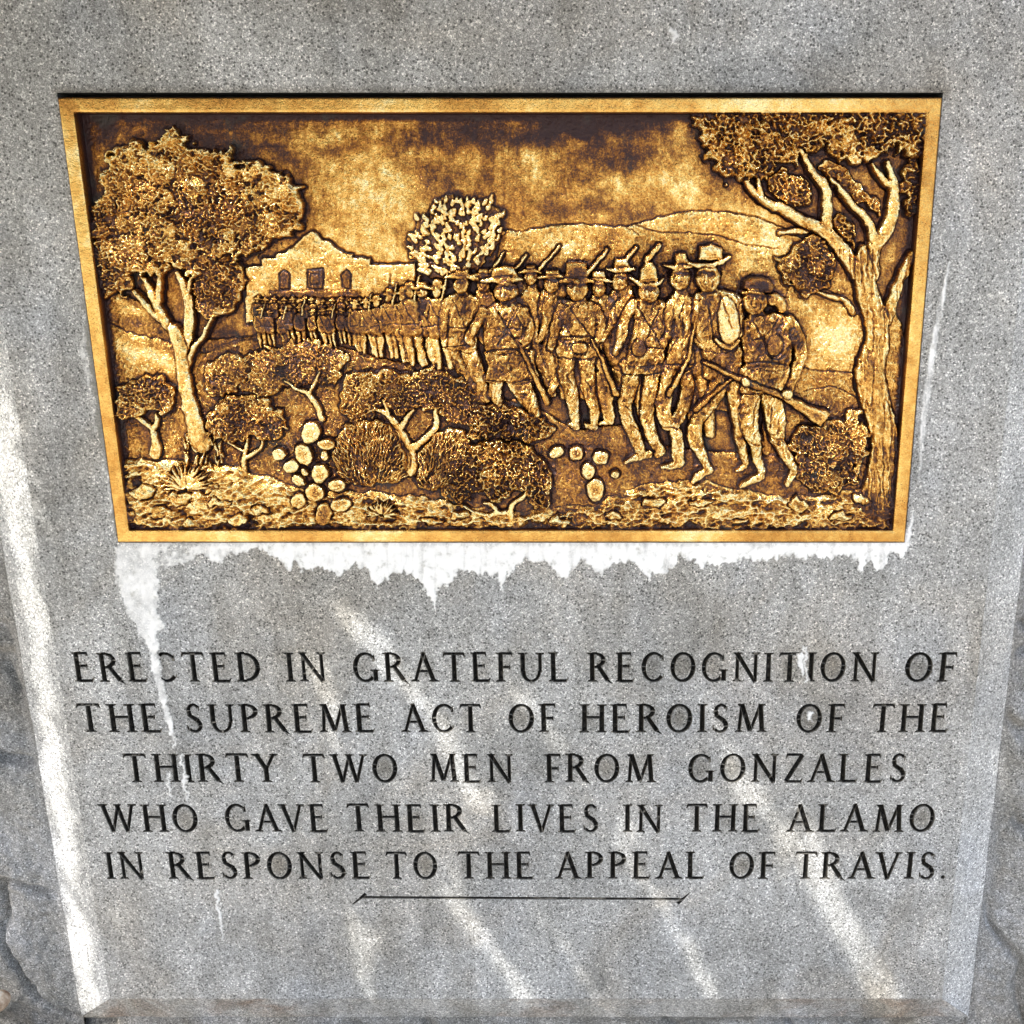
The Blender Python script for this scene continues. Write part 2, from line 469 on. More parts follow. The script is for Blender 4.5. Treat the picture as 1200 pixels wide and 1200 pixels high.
def carve(x0, x1, z0, z1, shapes, steiner=0.0055):
    """shapes: list of lists of (polygon, centres). Triangulate the face strip round them; V-cut each shape."""
    vs_, fs_, owner = [], [], []
    vs_ += [(x0, z0), (x1, z0), (x1, z1), (x0, z1)]
    fs_.append([0, 1, 2, 3])
    owner.append(-1)
    grime_pts = []
    for si, polys in enumerate(shapes):
        for poly, cen in polys:
            ar = sum(poly[i][0] * poly[(i + 1) % len(poly)][1] - poly[(i + 1) % len(poly)][0] * poly[i][1] for i in range(len(poly)))
            p2 = poly if ar > 0 else poly[::-1]
            b = len(vs_)
            vs_ += [tuple(q) for q in p2]
            fs_.append(list(range(b, b + len(p2))))
            owner.append(si)
            vs_ += [tuple(q) for q in cen]
    x = x0 + steiner
    while x < x1 - steiner * 0.5:
        z = z0 + steiner
        while z < z1 - steiner * .5:
            vs_.append((x + random.uniform(-.001, .001), z + random.uniform(-.001, .001)))
            z += steiner
        x += steiner
    rv, re, rf, ov, oe, of = delaunay_2d_cdt([Vector(q) for q in vs_], [], fs_, 0, 1e-7, True)
    groups = {}
    for f, o in zip(rf, of):
        own = [owner[k] for k in o if owner[k] >= 0]
        key = own[0] if own else (-1 if len(o) else None)
        if key is None:
            continue
        groups.setdefault(key, []).append(tuple(f))
    rvl = [(q.x, q.y) for q in rv]
    # letters
    for key, tris in groups.items():
        if key < 0:
            continue
        cnt = {}
        for tr in tris:
            for a, b in ((tr[0], tr[1]), (tr[1], tr[2]), (tr[2], tr[0])):
                cnt[(min(a, b), max(a, b))] = cnt.get((min(a, b), max(a, b)), 0) + 1
        bedges = [e for e, c_ in cnt.items() if c_ == 1]
        bset = set(v for e in bedges for v in e)
        idx, vv, ff = {}, [], []
        for tr in tris:
            tr2 = []
            for v in tr:
                if v not in idx:
                    idx[v] = len(vv)
                    q = rvl[v]
                    dd = 0.0 if v in bset else min(seg_dist(q[0], q[1], rvl[a], rvl[b]) for a, b in bedges)
                    vv.append((q[0], 0.0005 + min(0.008, dd * 2.2), q[1]))
                tr2.append(idx[v])
            ff.append(tuple(tr2))
        letter_sets.append((vv, ff, [min(1.0, (q[1] - .0005) / .0042) for q in vv]))
    base = len(panel_v)
    panel_v.extend((q[0], 0.0, q[1]) for q in rvl)
    panel_f.extend(tuple(base + v for v in tr) for tr in groups.get(-1, []))


strips = []
stain_pts = []
for (yt, yb, words) in LINES:
    zt_, zb_ = pl(600, yt)[2], pl(600, yb)[2]
    ym = (yt + yb) / 2
    cap = zt_ - zb_
    shapes = []
    for wd, wx0, wx1 in words:
        X0, X1 = pl(wx0, ym)[0], pl(wx1, ym)[0]
        adv = [G[ch][1] for ch in wd]
        gap = 0.17
        kern = [0.0] * len(wd)
        for i in range(1, len(wd)):
            pr = wd[i - 1] + wd[i]
            if pr in ('AV', 'VA', 'AT', 'TA', 'LT', 'TW', 'WO', 'RA', 'PA', 'LA', 'RT', 'TR', 'RY', 'TY', 'FR', 'VE', 'ZA', 'RE', 'RO', 'RS', 'AC', 'CT', 'RM', 'AL'):
                kern[i] = {'AV': -0.16, 'VA': -0.16, 'TR': -.04, 'RA': -.02, 'PA': -.1, 'RT': -.05, 'TY': -.06, 'RY': -.06, 'LA': -.04}.get(pr, -0.02)
        tot = sum(adv) + gap * (len(wd) - 1) + sum(kern)
        sx = (X1 - X0) / tot
        x = X0
        for i, ch in enumerate(wd):
            if i:
                x += (gap + kern[i]) * sx
            tilt = random.uniform(-0.012, 0.012)
            dz = random.uniform(-0.012, 0.012)
            polys = []
            for poly, cen in G[ch][0]:
                tf = lambda q: (x + (q[0] + tilt * q[1]) * sx, zb_ + (q[1] * random.uniform(0.996, 1.004) + dz) * cap)
                polys.append(([tf(q) for q in poly], [tf(q) for q in cen]))
            if len(polys):
                shapes.append(polys)
            x0s, x1s = x, x + G[ch][1] * sx
            stain_pts.append(((x0s + x1s) / 2, (zb_ + zt_) / 2, G[ch][1] * sx * 0.40, cap * 0.45, {'O': 1.0, 'C': .75, 'G': .7, 'D': .6, 'E': .5, 'H': .55, 'U': .35, 'P': .5, 'R': .45, 'A': .45}.get(ch, 0.3)))
            x += G[ch][1] * sx
    z0, z1 = zb_ - cap * 0.28, zt_ + cap * 0.25
    strips.append((z0, z1))
    carve(XL + 0.012, XR - 0.006, z0, z1, shapes)
# the rule under the text
r0, r1 = pl(424, 1051), pl(801, 1054)
rz = (r0[2] + r1[2]) / 2
a0, a1, b0, b1 = pl(413, 1060), pl(429, 1047.5), pl(794, 1059), pl(808, 1046.5)
rule = [[stroke(r0[0], pl(0, 1051.5)[2], r1[0], pl(0, 1053.5)[2], 0.0050), stroke(a0[0], a0[2], a1[0], a1[2], 0.0020, 0.0070),
         stroke(b0[0], b0[2], b1[0], b1[2], 0.0070, 0.0020)]]
n_letters = len(letter_sets)
z0, z1 = rz - 0.02, rz + 0.018
strips.append((z0, z1))
carve(XL + 0.012, XR - 0.006, z0, z1, rule)

for k, (vv, ff, dpt) in enumerate(letter_sets):
    mesh_obj('letter' if k < n_letters else 'carved_rule', vv, ff, M_LETTER, mon, MO, attrs={'cut': dpt})


# rest of the face: grid cells between the strips and round the plaque
def rect(x0, x1, z0, z1, step=0.012):
    nx, nz = max(1, int((x1 - x0) / step)), max(1, int((z1 - z0) / step))
    b = len(panel_v)
    for j in range(nz + 1):
        for i in range(nx + 1):
            panel_v.append((x0 + (x1 - x0) * i / nx, 0.0, z0 + (z1 - z0) * j / nz))
    for j in range(nz):
        for i in range(nx):
            a = b + j * (nx + 1) + i
            panel_f.append((a, a + 1, a + nx + 2, a + nx + 1))


strips.sort()
xa, xb = XL + 0.012, XR - 0.006
rect(XL, xa, ZB, HZB)
rect(xb, XR, ZB, HZB)
zc = ZB
for z0, z1 in strips:
    rect(xa, xb, zc, z0)
    zc = z1
rect(xa, xb, zc, HZB)
rect(XL, HXL, HZB, HZT)
rect(HXR, XR, HZB, HZT)
rect(XL, XR, HZT, ZT)
pv = np.array(panel_v)
gr = np.zeros(len(pv))
for (sx_, sz_, rx_, rz_, k_) in stain_pts:
    m = (np.abs(pv[:, 0] - sx_) < rx_ * 1.6) & (np.abs(pv[:, 2] - sz_) < rz_ * 1.6)
    d = np.hypot((pv[m, 0] - sx_) / rx_, (pv[m, 2] - sz_) / rz_)
    gr[m] = np.maximum(gr[m], 0.62 * k_ * (1 - sstep(0.35, 1.35, d)))
lip = np.exp(-np.abs(pv[:, 2] - HZT) / 0.005) * ((pv[:, 2] >= HZT - 1e-6) & (pv[:, 0] > HXL - .01) & (pv[:, 0] < HXR + .01)) * 0.6
gr = np.clip(np.maximum(gr, lip), 0, 1)
mesh_obj('inscription_face', pv, panel_f, M_FACE, mon, MO, attrs={'grime': gr, 'lime': np.zeros(len(pv)), 'mortar': np.zeros(len(pv))})

# recess for the plaque (four reveals and the back)
dp = 0.045
q = [(HXL, HZB), (HXR, HZB), (HXR, HZT), (HXL, HZT)]
vv = [(x, 0, z) for x, z in q] + [(x, dp, z) for x, z in q]
mesh_obj('plaque_recess', vv, [(0, 1, 5, 4), (1, 2, 6, 5), (2, 3, 7, 6), (3, 0, 4, 7), (4, 5, 6, 7)], M_JOINT, mon, MO)


# bevelled margins, slightly worn
def bevel(name, p, mat, nu=90, nv=6, seed=3):
    """p: inner0, inner1, outer1, outer0"""
    P = [np.array(k, float) for k in p]
    vv, ff = [], []
    for j in range(nv + 1):
        for i in range(nu + 1):
            s, tt = i / nu, j / nv
            a = P[0] * (1 - s) + P[1] * s
            b = P[3] * (1 - s) + P[2] * s
            q_ = a * (1 - tt) + b * tt
            if tt > 0:
                q_[1] += 0.0012 * math.sin(i * 0.7 + seed) * tt + random.uniform(-.0004, .0004)
            vv.append(tuple(q_))
    for j in range(nv):
        for i in range(nu):
            a = j * (nu + 1) + i
            ff.append((a, a + 1, a + nu + 2, a + nu + 1))
    return mesh_obj(name, vv, ff, mat, mon, MO, smooth=True)


bevel('bevelled_margin', [(XL, 0, ZT), (XL, 0, ZB), (XLo, DB, ZBo), (XLo, DB, ZT)], M_BEVEL, seed=1)
bevel('bevelled_margin', [(XR, 0, ZB), (XR, 0, ZT), (XRo, DB, ZT), (XRo, DB, ZBo)], M_BEVEL, seed=2)
bevel('bevelled_margin', [(XL, 0, ZB), (XR, 0, ZB), (XRo, DB, ZBo), (XLo, DB, ZBo)], M_BOTTOM, seed=4)


# rough pitched borders
def rough(name, x0, x1, z0, z1, seed, edge):
    nx, nz = int((x1 - x0) / 0.004), int((z1 - z0) / 0.004)
    X, Z = np.meshgrid(np.linspace(x0, x1, nx + 1), np.linspace(z0, z1, nz + 1))
    h = fbm(X, Z, 0.17, seed, 5, 0.55) * 0.030
    rd = np.abs(fbm(X + 3 + 0.5 * Z, Z * .8, 0.22, seed + 9, 3))
    h += -0.020 * np.exp(-(rd / 0.035) ** 2) + fbm(X, Z, 0.012, seed + 20, 3) * 0.0035
    if edge == 'l':
        d = x1 - X
    elif edge == 'r':
        d = X - x0
    else:
        d = z1 - Z
    k = sstep(0.0, 0.03, d)
    Y = DB + 0.004 - h * k + 0.004 * k
    vv = np.stack([X, Y, Z], -1).reshape(-1, 3)
    a = (np.arange(nz)[:, None] * (nx + 1) + np.arange(nx)[None, :]).ravel()
    ff = np.stack([a, a + 1, a + nx + 2, a + nx + 1], -1)
    return mesh_obj(name, vv, ff, M_ROUGH, mon, MO, smooth=True)


rough('rough_border', XLo - 0.42, XLo + .001, 0.0, ZT, 61, 'l')
rough('rough_border', XRo - .001, XRo + 0.42, 0.0, ZT, 62, 'r')
rough('rough_border', XLo - .012, XRo + .012, 0.0, ZBo + .001, 63, 'b')
# body of the block behind the dressed front
bm = bmesh.new()
bmesh.ops.create_cube(bm, size=1)
for v in bm.verts:
    v.co = Vector(((XLo - 0.41 + XRo + 0.41) / 2 + v.co.x * (XRo - XLo + 0.82), 0.085 + 0.2 + v.co.y * 0.4, ZT / 2 + v.co.z * ZT))
    v.co.y = max(v.co.y, 0.085)
me = bpy.data.meshes.new('stone_body')
bmesh.ops.translate(bm, verts=bm.verts, vec=-Vector(MO))
bm.to_mesh(me)
me.materials.append(M_ROUGH)
o = bpy.data.objects.new('stone_body', me)
o.parent = mon
COL.objects.link(o)


# ---- mineral deposits and old mortar smears on the face
def poly_sdf(px, py, pts):
    pts = np.asarray(pts, float)
    n_ = len(pts)
    d2 = np.full(px.shape, 1e18)
    ins = np.zeros(px.shape, bool)
    for i in range(n_):
        ax, ay = pts[i]
        bx, by = pts[(i + 1) % n_]
        ex, ey = bx - ax, by - ay
        wx, wy = px - ax, py - ay
        tt = np.clip((wx * ex + wy * ey) / (ex * ex + ey * ey + 1e-12), 0, 1)
        d2 = np.minimum(d2, (wx - ex * tt) ** 2 + (wy - ey * tt) ** 2)
        c_ = (ay > py) != (by > py)
        if ey != 0:
            ins ^= c_ & (px < (bx - ax) * (py - ay) / ey + ax)
    return np.where(ins, -1, 1) * np.sqrt(d2)


def line_sdf(px, py, pts, rad):
    best = np.full(px.shape, 1e9)
    prof = np.zeros(px.shape)
    for i in range(len(pts) - 1):
        ax, ay = pts[i]
        bx, by = pts[i + 1]
        ex, ey = bx - ax, by - ay
        tt = np.clip(((px - ax) * ex + (py - ay) * ey) / (ex * ex + ey * ey + 1e-12), 0, 1)
        d = np.hypot(px - ax - ex * tt, py - ay - ey * tt)
        r = rad[i] + (rad[i + 1] - rad[i]) * tt
        s = d - r
        m = s < best
        best = np.where(m, s, best)
        prof = np.where(m, d / np.maximum(r, 1e-6), prof)
    return best, prof


def deposit(px0, px1, py0, py1, fn, name, step=0.00115):
    A, B = pl(px0, py0), pl(px1, py1)
    A2, B2 = pl(px0, py1), pl(px1, py0)
    x0, x1 = min(A[0], A2[0]), max(B[0], B2[0])
    z0, z1 = B[2], A[2]
    nx, nz = int((x1 - x0) / step), int((z1 - z0) / step)
    X, Z = np.meshgrid(np.linspace(x0, x1, nx + 1), np.linspace(z0, z1, nz + 1))
    PX_, PY_ = unproj(X, Z)
    lime, mort = fn(PX_, PY_)
    tot = np.maximum(lime, mort)
    q_ = (tot[:-1, :-1] + tot[1:, :-1] + tot[:-1, 1:] + tot[1:, 1:]) > 0.02
    inside = (X > HXL) & (X < HXR) & (Z > HZB) & (Z < HZT)
    q_ &= ~(inside[:-1, :-1] & inside[1:, 1:])
    todo = set(zip(*[k.tolist() for k in np.where(q_)]))
    comps = []
    while todo:
        st = [todo.pop()]
        cur = []
        while st:
            j, i = st.pop()
            cur.append((j, i))
            for nb in ((j + 1, i), (j - 1, i), (j, i + 1), (j, i - 1)):
                if nb in todo:
                    todo.remove(nb)
                    st.append(nb)
        if len(cur) > 30:
            comps.append(np.array(cur))
    Y = -0.0004 - 0.0010 * tot * (0.7 + 0.5 * fbm(PX_, PY_, 6, 90, 2))
    for cp in comps:
        a = cp[:, 0] * (nx + 1) + cp[:, 1]
        ff = np.stack([a, a + 1, a + nx + 2, a + nx + 1], -1)
        u, inv = np.unique(ff, return_inverse=True)
        mesh_obj(name, np.stack([X, Y, Z], -1).reshape(-1, 3)[u], inv.reshape(-1, 4), M_FACE, mon, MO, smooth=True,
                 attrs={'lime': lime.ravel()[u], 'mortar': mort.ravel()[u], 'grime': np.zeros(len(u))})


LOW = [(135, 632), (1065, 622), (1063, 648), (1042, 652), (1033, 671), (1016, 656), (1009, 676), (1004, 662), (999, 652), (947, 654), (925, 651), (900, 656), (869, 656), (845, 663), (821, 663), (799, 652), (786, 667),
       (760, 676), (747, 663), (726, 656), (704, 675), (692, 664), (680, 658), (663, 679), (643, 663), (617, 657), (595, 674), (588, 695), (581, 674), (572, 676), (556, 672), (541, 667), (525, 683), (513, 692), (510, 718), (506, 704), (494, 687),
       (482, 670), (460, 672), (449, 682), (440, 687), (433, 670), (415, 660), (401, 673), (386, 667), (370, 663), (354, 669), (347, 658), (338, 667), (318, 652), (302, 643), (285, 648), (271, 648), (255, 660), (235, 652), (212, 662), (197, 664), (185, 668), (160, 662), (140, 660)]
DRIP = [(134, 640), (152, 638), (176, 652), (186, 668), (180, 690), (183, 715), (196, 735), (184, 745), (181, 762), (176, 764), (165, 745), (148, 716), (137, 680)]


def low_fn(x, y):
    wx = x + 2.2 * vnoise(x, y, 5, 70) + 1.6 * vnoise(x, y, 2.4, 73)
    wy = y + 3.0 * vnoise(x, y, 5, 71) + 2.0 * vnoise(x, y, 2.2, 74) + 3.6 * vnoise(x, y * .15, 2.8, 77)
    s = poly_sdf(wx, wy, LOW)
    body = sstep(0.6, -1.4, s) * (0.80 + 0.45 * fbm(x * 2.2, y * .8, 16, 72, 4))
    body *= 1.12 + 0.4 * np.clip(fbm(x * 3.2, y * .35, 12, 79, 3), -.8, .4)
    body *= 0.78 + 0.5 * sstep(0, 6, -s) - 0.4 * sstep(6, 0, y - 637)
    left = sstep(300, 220, x)
    body *= 1 - left * (0.35 + 0.5 * sstep(-.1, .3, fbm(x, y, 12, 78, 3)))
    s2 = poly_sdf(wx, wy, DRIP)
    dr = sstep(1.0, -3, s2) * (0.78 + 0.6 * fbm(x * 1.5, y, 15, 75, 4))
    ln, _ = line_sdf(wx, wy, [(179, 660), (182, 690), (180, 740), (181, 775), (190, 815), (200, 850), (207, 880)], [4, 4, 5, 4.5, 4, 3, .5])
    dr = np.maximum(dr, sstep(1.5, -1.5, ln) * (0.75 + .5 * fbm(x, y, 8, 76, 3)))
    for pts, rad in (([(212, 888), (216, 910), (219, 936)], [1.2, 1.6, .5]), ([(253, 1045), (258, 1075), (262, 1106)], [1.8, 1.6, .4]), ([(197, 905), (201, 935)], [.8, 1]),
                     ([(938, 768), (940, 790)], [3, 2]), ([(949, 836), (950, 848)], [1.8, 1.2]), ([(943, 756), (945, 800)], [1, .8])):
        ln, _ = line_sdf(wx, wy, pts, rad)
        dr = np.maximum(dr, sstep(1.2, -1.2, ln) * .8)
    return np.clip(np.maximum(body, dr), 0, 1), np.zeros(x.shape)


deposit(125, 1075, 618, 770, low_fn, 'lime_deposit')
deposit(170, 280, 770, 1115, low_fn, 'lime_streak')
deposit(930, 955, 752, 856, low_fn, 'lime_streak')


def scr_fn(x, y):
    wx = x + 1.3 * vnoise(x, y, 5, 80)
    l1, _ = line_sdf(wx, y, [(1112, 308), (1104, 350), (1093, 410), (1086, 460), (1080, 520), (1076, 572)], [.8, 3, 3.6, 3.8, 2.6, .3])
    k = sstep(1.2, -1.6, l1) * (0.55 + 0.9 * fbm(x * 3, y * .5, 14, 81, 3))
    l2, _ = line_sdf(wx, y, [(1070, 600), (1066, 620), (1063, 640)], [.5, 2, 3])
    return np.clip(np.maximum(k, sstep(1, -1.5, l2) * .9), 0, 1), np.zeros(x.shape)


deposit(1055, 1125, 300, 640, scr_fn, 'lime_streak')


def mor_fn(x, y):
    wx = x + 3.0 * vnoise(x, y, 9, 82) + 1.2 * vnoise(x, y, 3, 84)
    s = poly_sdf(wx, y, [(100, 335), (112, 350), (122, 420), (132, 500), (140, 600), (133, 632), (128, 560), (116, 505), (106, 440), (99, 385)])
    mo = sstep(1.2, -1.2, s) * 0.75
    l1, _ = line_sdf(wx, y, [(99, 385), (97, 410), (102, 440), (113, 505)], [1, 4, 2, .5])
    l2, _ = line_sdf(wx, y, [(122, 545), (131, 600)], [0.5, 1.6])
    li = np.maximum(sstep(2, -3, l1) * (0.4 + .6 * fbm(x, y, 8, 83, 3)), sstep(1, -1, l2) * .4)
    r1_, _ = line_sdf(wx, y, [(1109, 120), (1100, 260), (1092, 330)], [3, 5, 1])
    return np.clip(li, 0, 1), np.clip(np.maximum(mo, 0), 0, 1)


deposit(85, 145, 325, 640, mor_fn, 'mortar_smear')


def chip_fn(x, y):
    s_, _ = line_sdf(x + vnoise(x, y, 3, 86), y + vnoise(x, y, 3, 87), [(786, 36), (792, 41), (789, 50)], [3, 3.6, 1])
    return np.clip(sstep(1, -2, s_) * .8, 0, 1), np.zeros(x.shape)


deposit(775, 805, 25, 60, chip_fn, 'lime_spot')

# ------------------------------------------------------------------ the stone in the corner
def boulder(name, c, r, mat, seed, amp, sub=4):
    bm = bmesh.new()
    bmesh.ops.create_icosphere(bm, subdivisions=sub, radius=1)
    P = np.array([v.co[:] for v in bm.verts])
    d = 1 + amp * fbm(P[:, 0] * 3 + P[:, 2], P[:, 1] * 3 - P[:, 2] * 2, 1.3, seed, 4)
    for v, k in zip(bm.verts, d):
        v.co = Vector((v.co.x * r[0] * k, v.co.y * r[1] * k, (v.co.z * k + 1) * r[2]))
    me_ = bpy.data.meshes.new(name)
    bm.to_mesh(me_)
    for p in me_.polygons:
        p.use_smooth = True
    me_.materials.append(mat)
    o_ = bpy.data.objects.new(name, me_)
    o_.location = c
    COL.objects.link(o_)
    return o_


bc = pl(-4, 1196, -0.03)
b = boulder('mossy_boulder', (bc[0] - 0.01, -0.055, 0.0), (0.075, 0.07, bc[2] / 2 - 0.002), M_MOSS, 40, 0.10)
b['label'] = 'dark mossy rock at the foot of the rough left edge, under the cream pebble'
b['category'] = 'rock'
pc = pl(-3, 1181, -0.05)
b = boulder('pebble', (pc[0], -0.05, pc[2] - 0.004), (0.022, 0.022, 0.017), M_CREAM, 44, 0.10, 3)
b['label'] = 'small cream pebble with brown stain in the lower left corner'
b['category'] = 'pebble'

# ------------------------------------------------------------------ the bronze relief
NX, NZ = 1280, 660
UX = np.linspace(PXL, PXR, NX + 1)
UZ = np.linspace(PZT, PZB, NZ + 1)
GX, GZ = np.meshgrid(UX, UZ)
PX, PY = unproj(GX, GZ)
PX = PX.astype(np.float32)
PY = PY.astype(np.float32)
ROWY = PY[:, 0].copy()
PX0, PY0 = PX, PY
PX = PX0 + 1.1 * vnoise(PX0, PY0, 7.5, 11) + 0.5 * vnoise(PX0, PY0, 3.1, 12)
PY = PY0 + 1.1 * vnoise(PX0, PY0, 7.5, 13) + 0.5 * vnoise(PX0, PY0, 3.1, 14)
RING = np.clip(0.72 + 0.75 * fbm(PX0, PY0, 13, 15, 3), 0.15, 1.15)
H = np.zeros(PX.shape, np.float32)       # relief height in photo pixels (1.17 mm)
L = np.zeros(PX.shape, np.int32)         # which piece
DK = np.zeros(PX.shape, np.float32)      # patina and painted shade in outlines, hollows, under brims and inside the frame
TONE = np.zeros(PX.shape, np.float32)    # how far each region was polished, plus painted shading in the crowns
PIECES = [('sky_ground', -1, None)]


def piece(name, parent=-1, label=None):
    PIECES.append((name, parent, label))
    return len(PIECES) - 1


def win(x0, y0, x1, y1, pad=8):
    j0 = int(np.searchsorted(ROWY, y0 - pad))
    j1 = int(np.searchsorted(ROWY, y1 + pad))
    j0, j1 = max(0, j0), min(NZ + 1, j1)
    if j1 <= j0:
        return None
    a = PX[j0], PX[j1 - 1]
    i0 = min(int(np.searchsorted(a[0], x0 - pad)), int(np.searchsorted(a[1], x0 - pad)))
    i1 = max(int(np.searchsorted(a[0], x1 + pad)), int(np.searchsorted(a[1], x1 + pad)))
    i0, i1 = max(0, i0), min(NX + 1, i1)
    if i1 <= i0:
        return None
    return (slice(j0, j1), slice(i0, i1))


def spline(pts, closed=False, k=5):
    pts = [np.array(p, float) for p in pts]
    n_ = len(pts)
    out = []
    rng_ = range(n_) if closed else range(n_ - 1)
    for i in rng_:
        p1, p2 = pts[i], pts[(i + 1) % n_]
        p0 = pts[i - 1] if (closed or i > 0) else p1
        p3 = pts[(i + 2) % n_] if (closed or i + 2 < n_) else p2
        for s in range(k):
            u = s / k
            out.append(0.5 * ((2 * p1) + (-p0 + p2) * u + (2 * p0 - 5 * p1 + 4 * p2 - p3) * u * u + (-p0 + 3 * p1 - 3 * p2 + p3) * u ** 3))
    if not closed:
        out.append(pts[-1])
    return [tuple(o_) for o_ in out]


def put(w, sd, hgt, pid, tone=0.0, groove=2.5, gd=1.0, dark=0.6, soft=False):
    """lay hgt where sd<0; chase a groove round the outline"""
    h, l, dk, tn = H[w], L[w], DK[w], TONE[w]
    top = (sd < 0) & (hgt >= h)
    ring = (sd >= 0) & (sd < groove)
    k = np.clip(1 - sd / groove, 0, 1)
    lower = h < (hgt.max() - 0.5)
    h[ring & lower] -= (gd * k)[ring & lower]
    dk[ring & lower] = np.maximum(dk, dark * k * RING[w] * np.where(l == pid, .5, 1.0))[ring & lower]
    h[top] = hgt[top]
    l[top] = pid
    tn[top] = tone
    dk[top] = 0


def S(pts, rad, base, hgt, pid, tone=0.0, sm=True, groove=2.5, gd=1.0, dark=0.6, flat=0.0):
    """tapered round stroke"""
    if np.isscalar(rad):
        rad = [rad] * len(pts)
    if sm and len(pts) > 2:
        q_ = spline([(p[0], p[1], r) for p, r in zip(pts, rad)])
        pts = [(a, b_) for a, b_, c_ in q_]
        rad = [max(0.4, c_) for a, b_, c_ in q_]
    xs, ys, mr = [p[0] for p in pts], [p[1] for p in pts], max(rad)
    w = win(min(xs) - mr, min(ys) - mr, max(xs) + mr, max(ys) + mr)
    if w is None:
        return
    sd, pr = line_sdf(PX[w], PY[w], pts, rad)
    prof = np.sqrt(np.clip(1 - np.clip(pr, 0, 1) ** 2, 0, 1))
    if flat:
        prof = np.minimum(prof / (1 - flat), 1)
    put(w, sd, (base + hgt * (0.25 + 0.75 * prof)).astype(np.float32), pid, tone, groove, gd, dark)


def P(pts, base, hgt, rnd, pid, tone=0.0, sm=True, groove=2.5, gd=1.0, dark=0.6, warp=0.0):
    """polygon pillow"""
    if sm:
        pts = spline(pts, True, 4)
    xs, ys = [p[0] for p in pts], [p[1] for p in pts]
    w = win(min(xs), min(ys), max(xs), max(ys))
    if w is None:
        return
    x, y = PX[w], PY[w]
    if warp:
        x = x + warp * vnoise(x, y, 7, 55)
        y = y + warp * vnoise(x, y, 7, 56)
        if warp >= 4:
            x = x + warp * .9 * vnoise(x, y, 19, 57)
            y = y + warp * .9 * vnoise(x, y, 19, 58)
    sd = poly_sdf(x, y, pts)
    k = np.clip(-sd / rnd, 0, 1)
    prof = np.sqrt(1 - (1 - k) ** 2)
    put(w, sd, (base + hgt * (0.25 + 0.75 * prof)).astype(np.float32), pid, tone, groove, gd, dark)


def E(cx, cy, rx, ry, base, hgt, pid, rot=0.0, tone=0.0, groove=2.5, gd=1.0, dark=0.6, pw=2.0):
    m = max(rx, ry)
    w = win(cx - m, cy - m, cx + m, cy + m)
    if w is None:
        return
    a = R(rot)
    dx, dy = PX[w] - cx, PY[w] - cy
    u = (dx * math.cos(a) + dy * math.sin(a)) / rx
    v = (-dx * math.sin(a) + dy * math.cos(a)) / ry
    r = np.hypot(u, v)
    sd = (r - 1) * min(rx, ry)
    prof = np.sqrt(np.clip(1 - np.clip(r, 0, 1) ** pw, 0, 1))
    put(w, sd, (base + hgt * (0.3 + 0.7 * prof)).astype(np.float32), pid, tone, groove, gd, dark)


def C(pts, wd, dep, sm=True, dark=0.5, only=None):
    """chased line"""
    if sm and len(pts) > 2:
        pts = spline(pts)
    xs, ys = [p[0] for p in pts], [p[1] for p in pts]
    w = win(min(xs), min(ys), max(xs), max(ys))
    if w is None:
        return
    sd, pr = line_sdf(PX[w], PY[w], pts, [wd] * len(pts))
    k = np.clip(1 - pr, 0, 1)
    if only is not None:
        k = k * (L[w] == only)
    H[w] -= dep * k
    DK[w] = np.maximum(DK[w], dark * k)


def leaves(mask_fn, box, count, pid, lo=0.6, hi=3.0, rx=2.6, ry=1.3, fan=None, seed=1):
    """many small leaf bosses on the crown"""
    r_ = np.random.default_rng(seed)
    x0, y0, x1, y1 = box
    xs, ys = r_.uniform(x0, x1, count), r_.uniform(y0, y1, count)
    for x, y in zip(xs, ys):
        j = int(np.searchsorted(ROWY, y))
        if j <= 0 or j >= NZ:
            continue
        i = int(np.searchsorted(PX[j], x))
        if i <= 0 or i >= NX or L[j, i] != pid:
            continue
        a = r_.uniform(0, math.pi) if fan is None else math.atan2(y - fan[1], x - fan[0]) + r_.uniform(-.5, .5)
        k = r_.uniform(0.7, 1.4)
        ax, bx = rx * k, ry * k
        jj, ii = slice(max(0, j - 5), j + 6), slice(max(0, i - 6), i + 7)
        dx, dy = PX[jj, ii] - x, PY[jj, ii] - y
        u = (dx * math.cos(a) + dy * math.sin(a)) / ax
        v = (-dx * math.sin(a) + dy * math.cos(a)) / bx
        b_ = np.clip(1 - u * u - v * v, 0, 1)
        hh = r_.uniform(lo, hi)
        m = L[jj, ii] == pid
        H[jj, ii] += np.where(m, b_ * hh, 0)


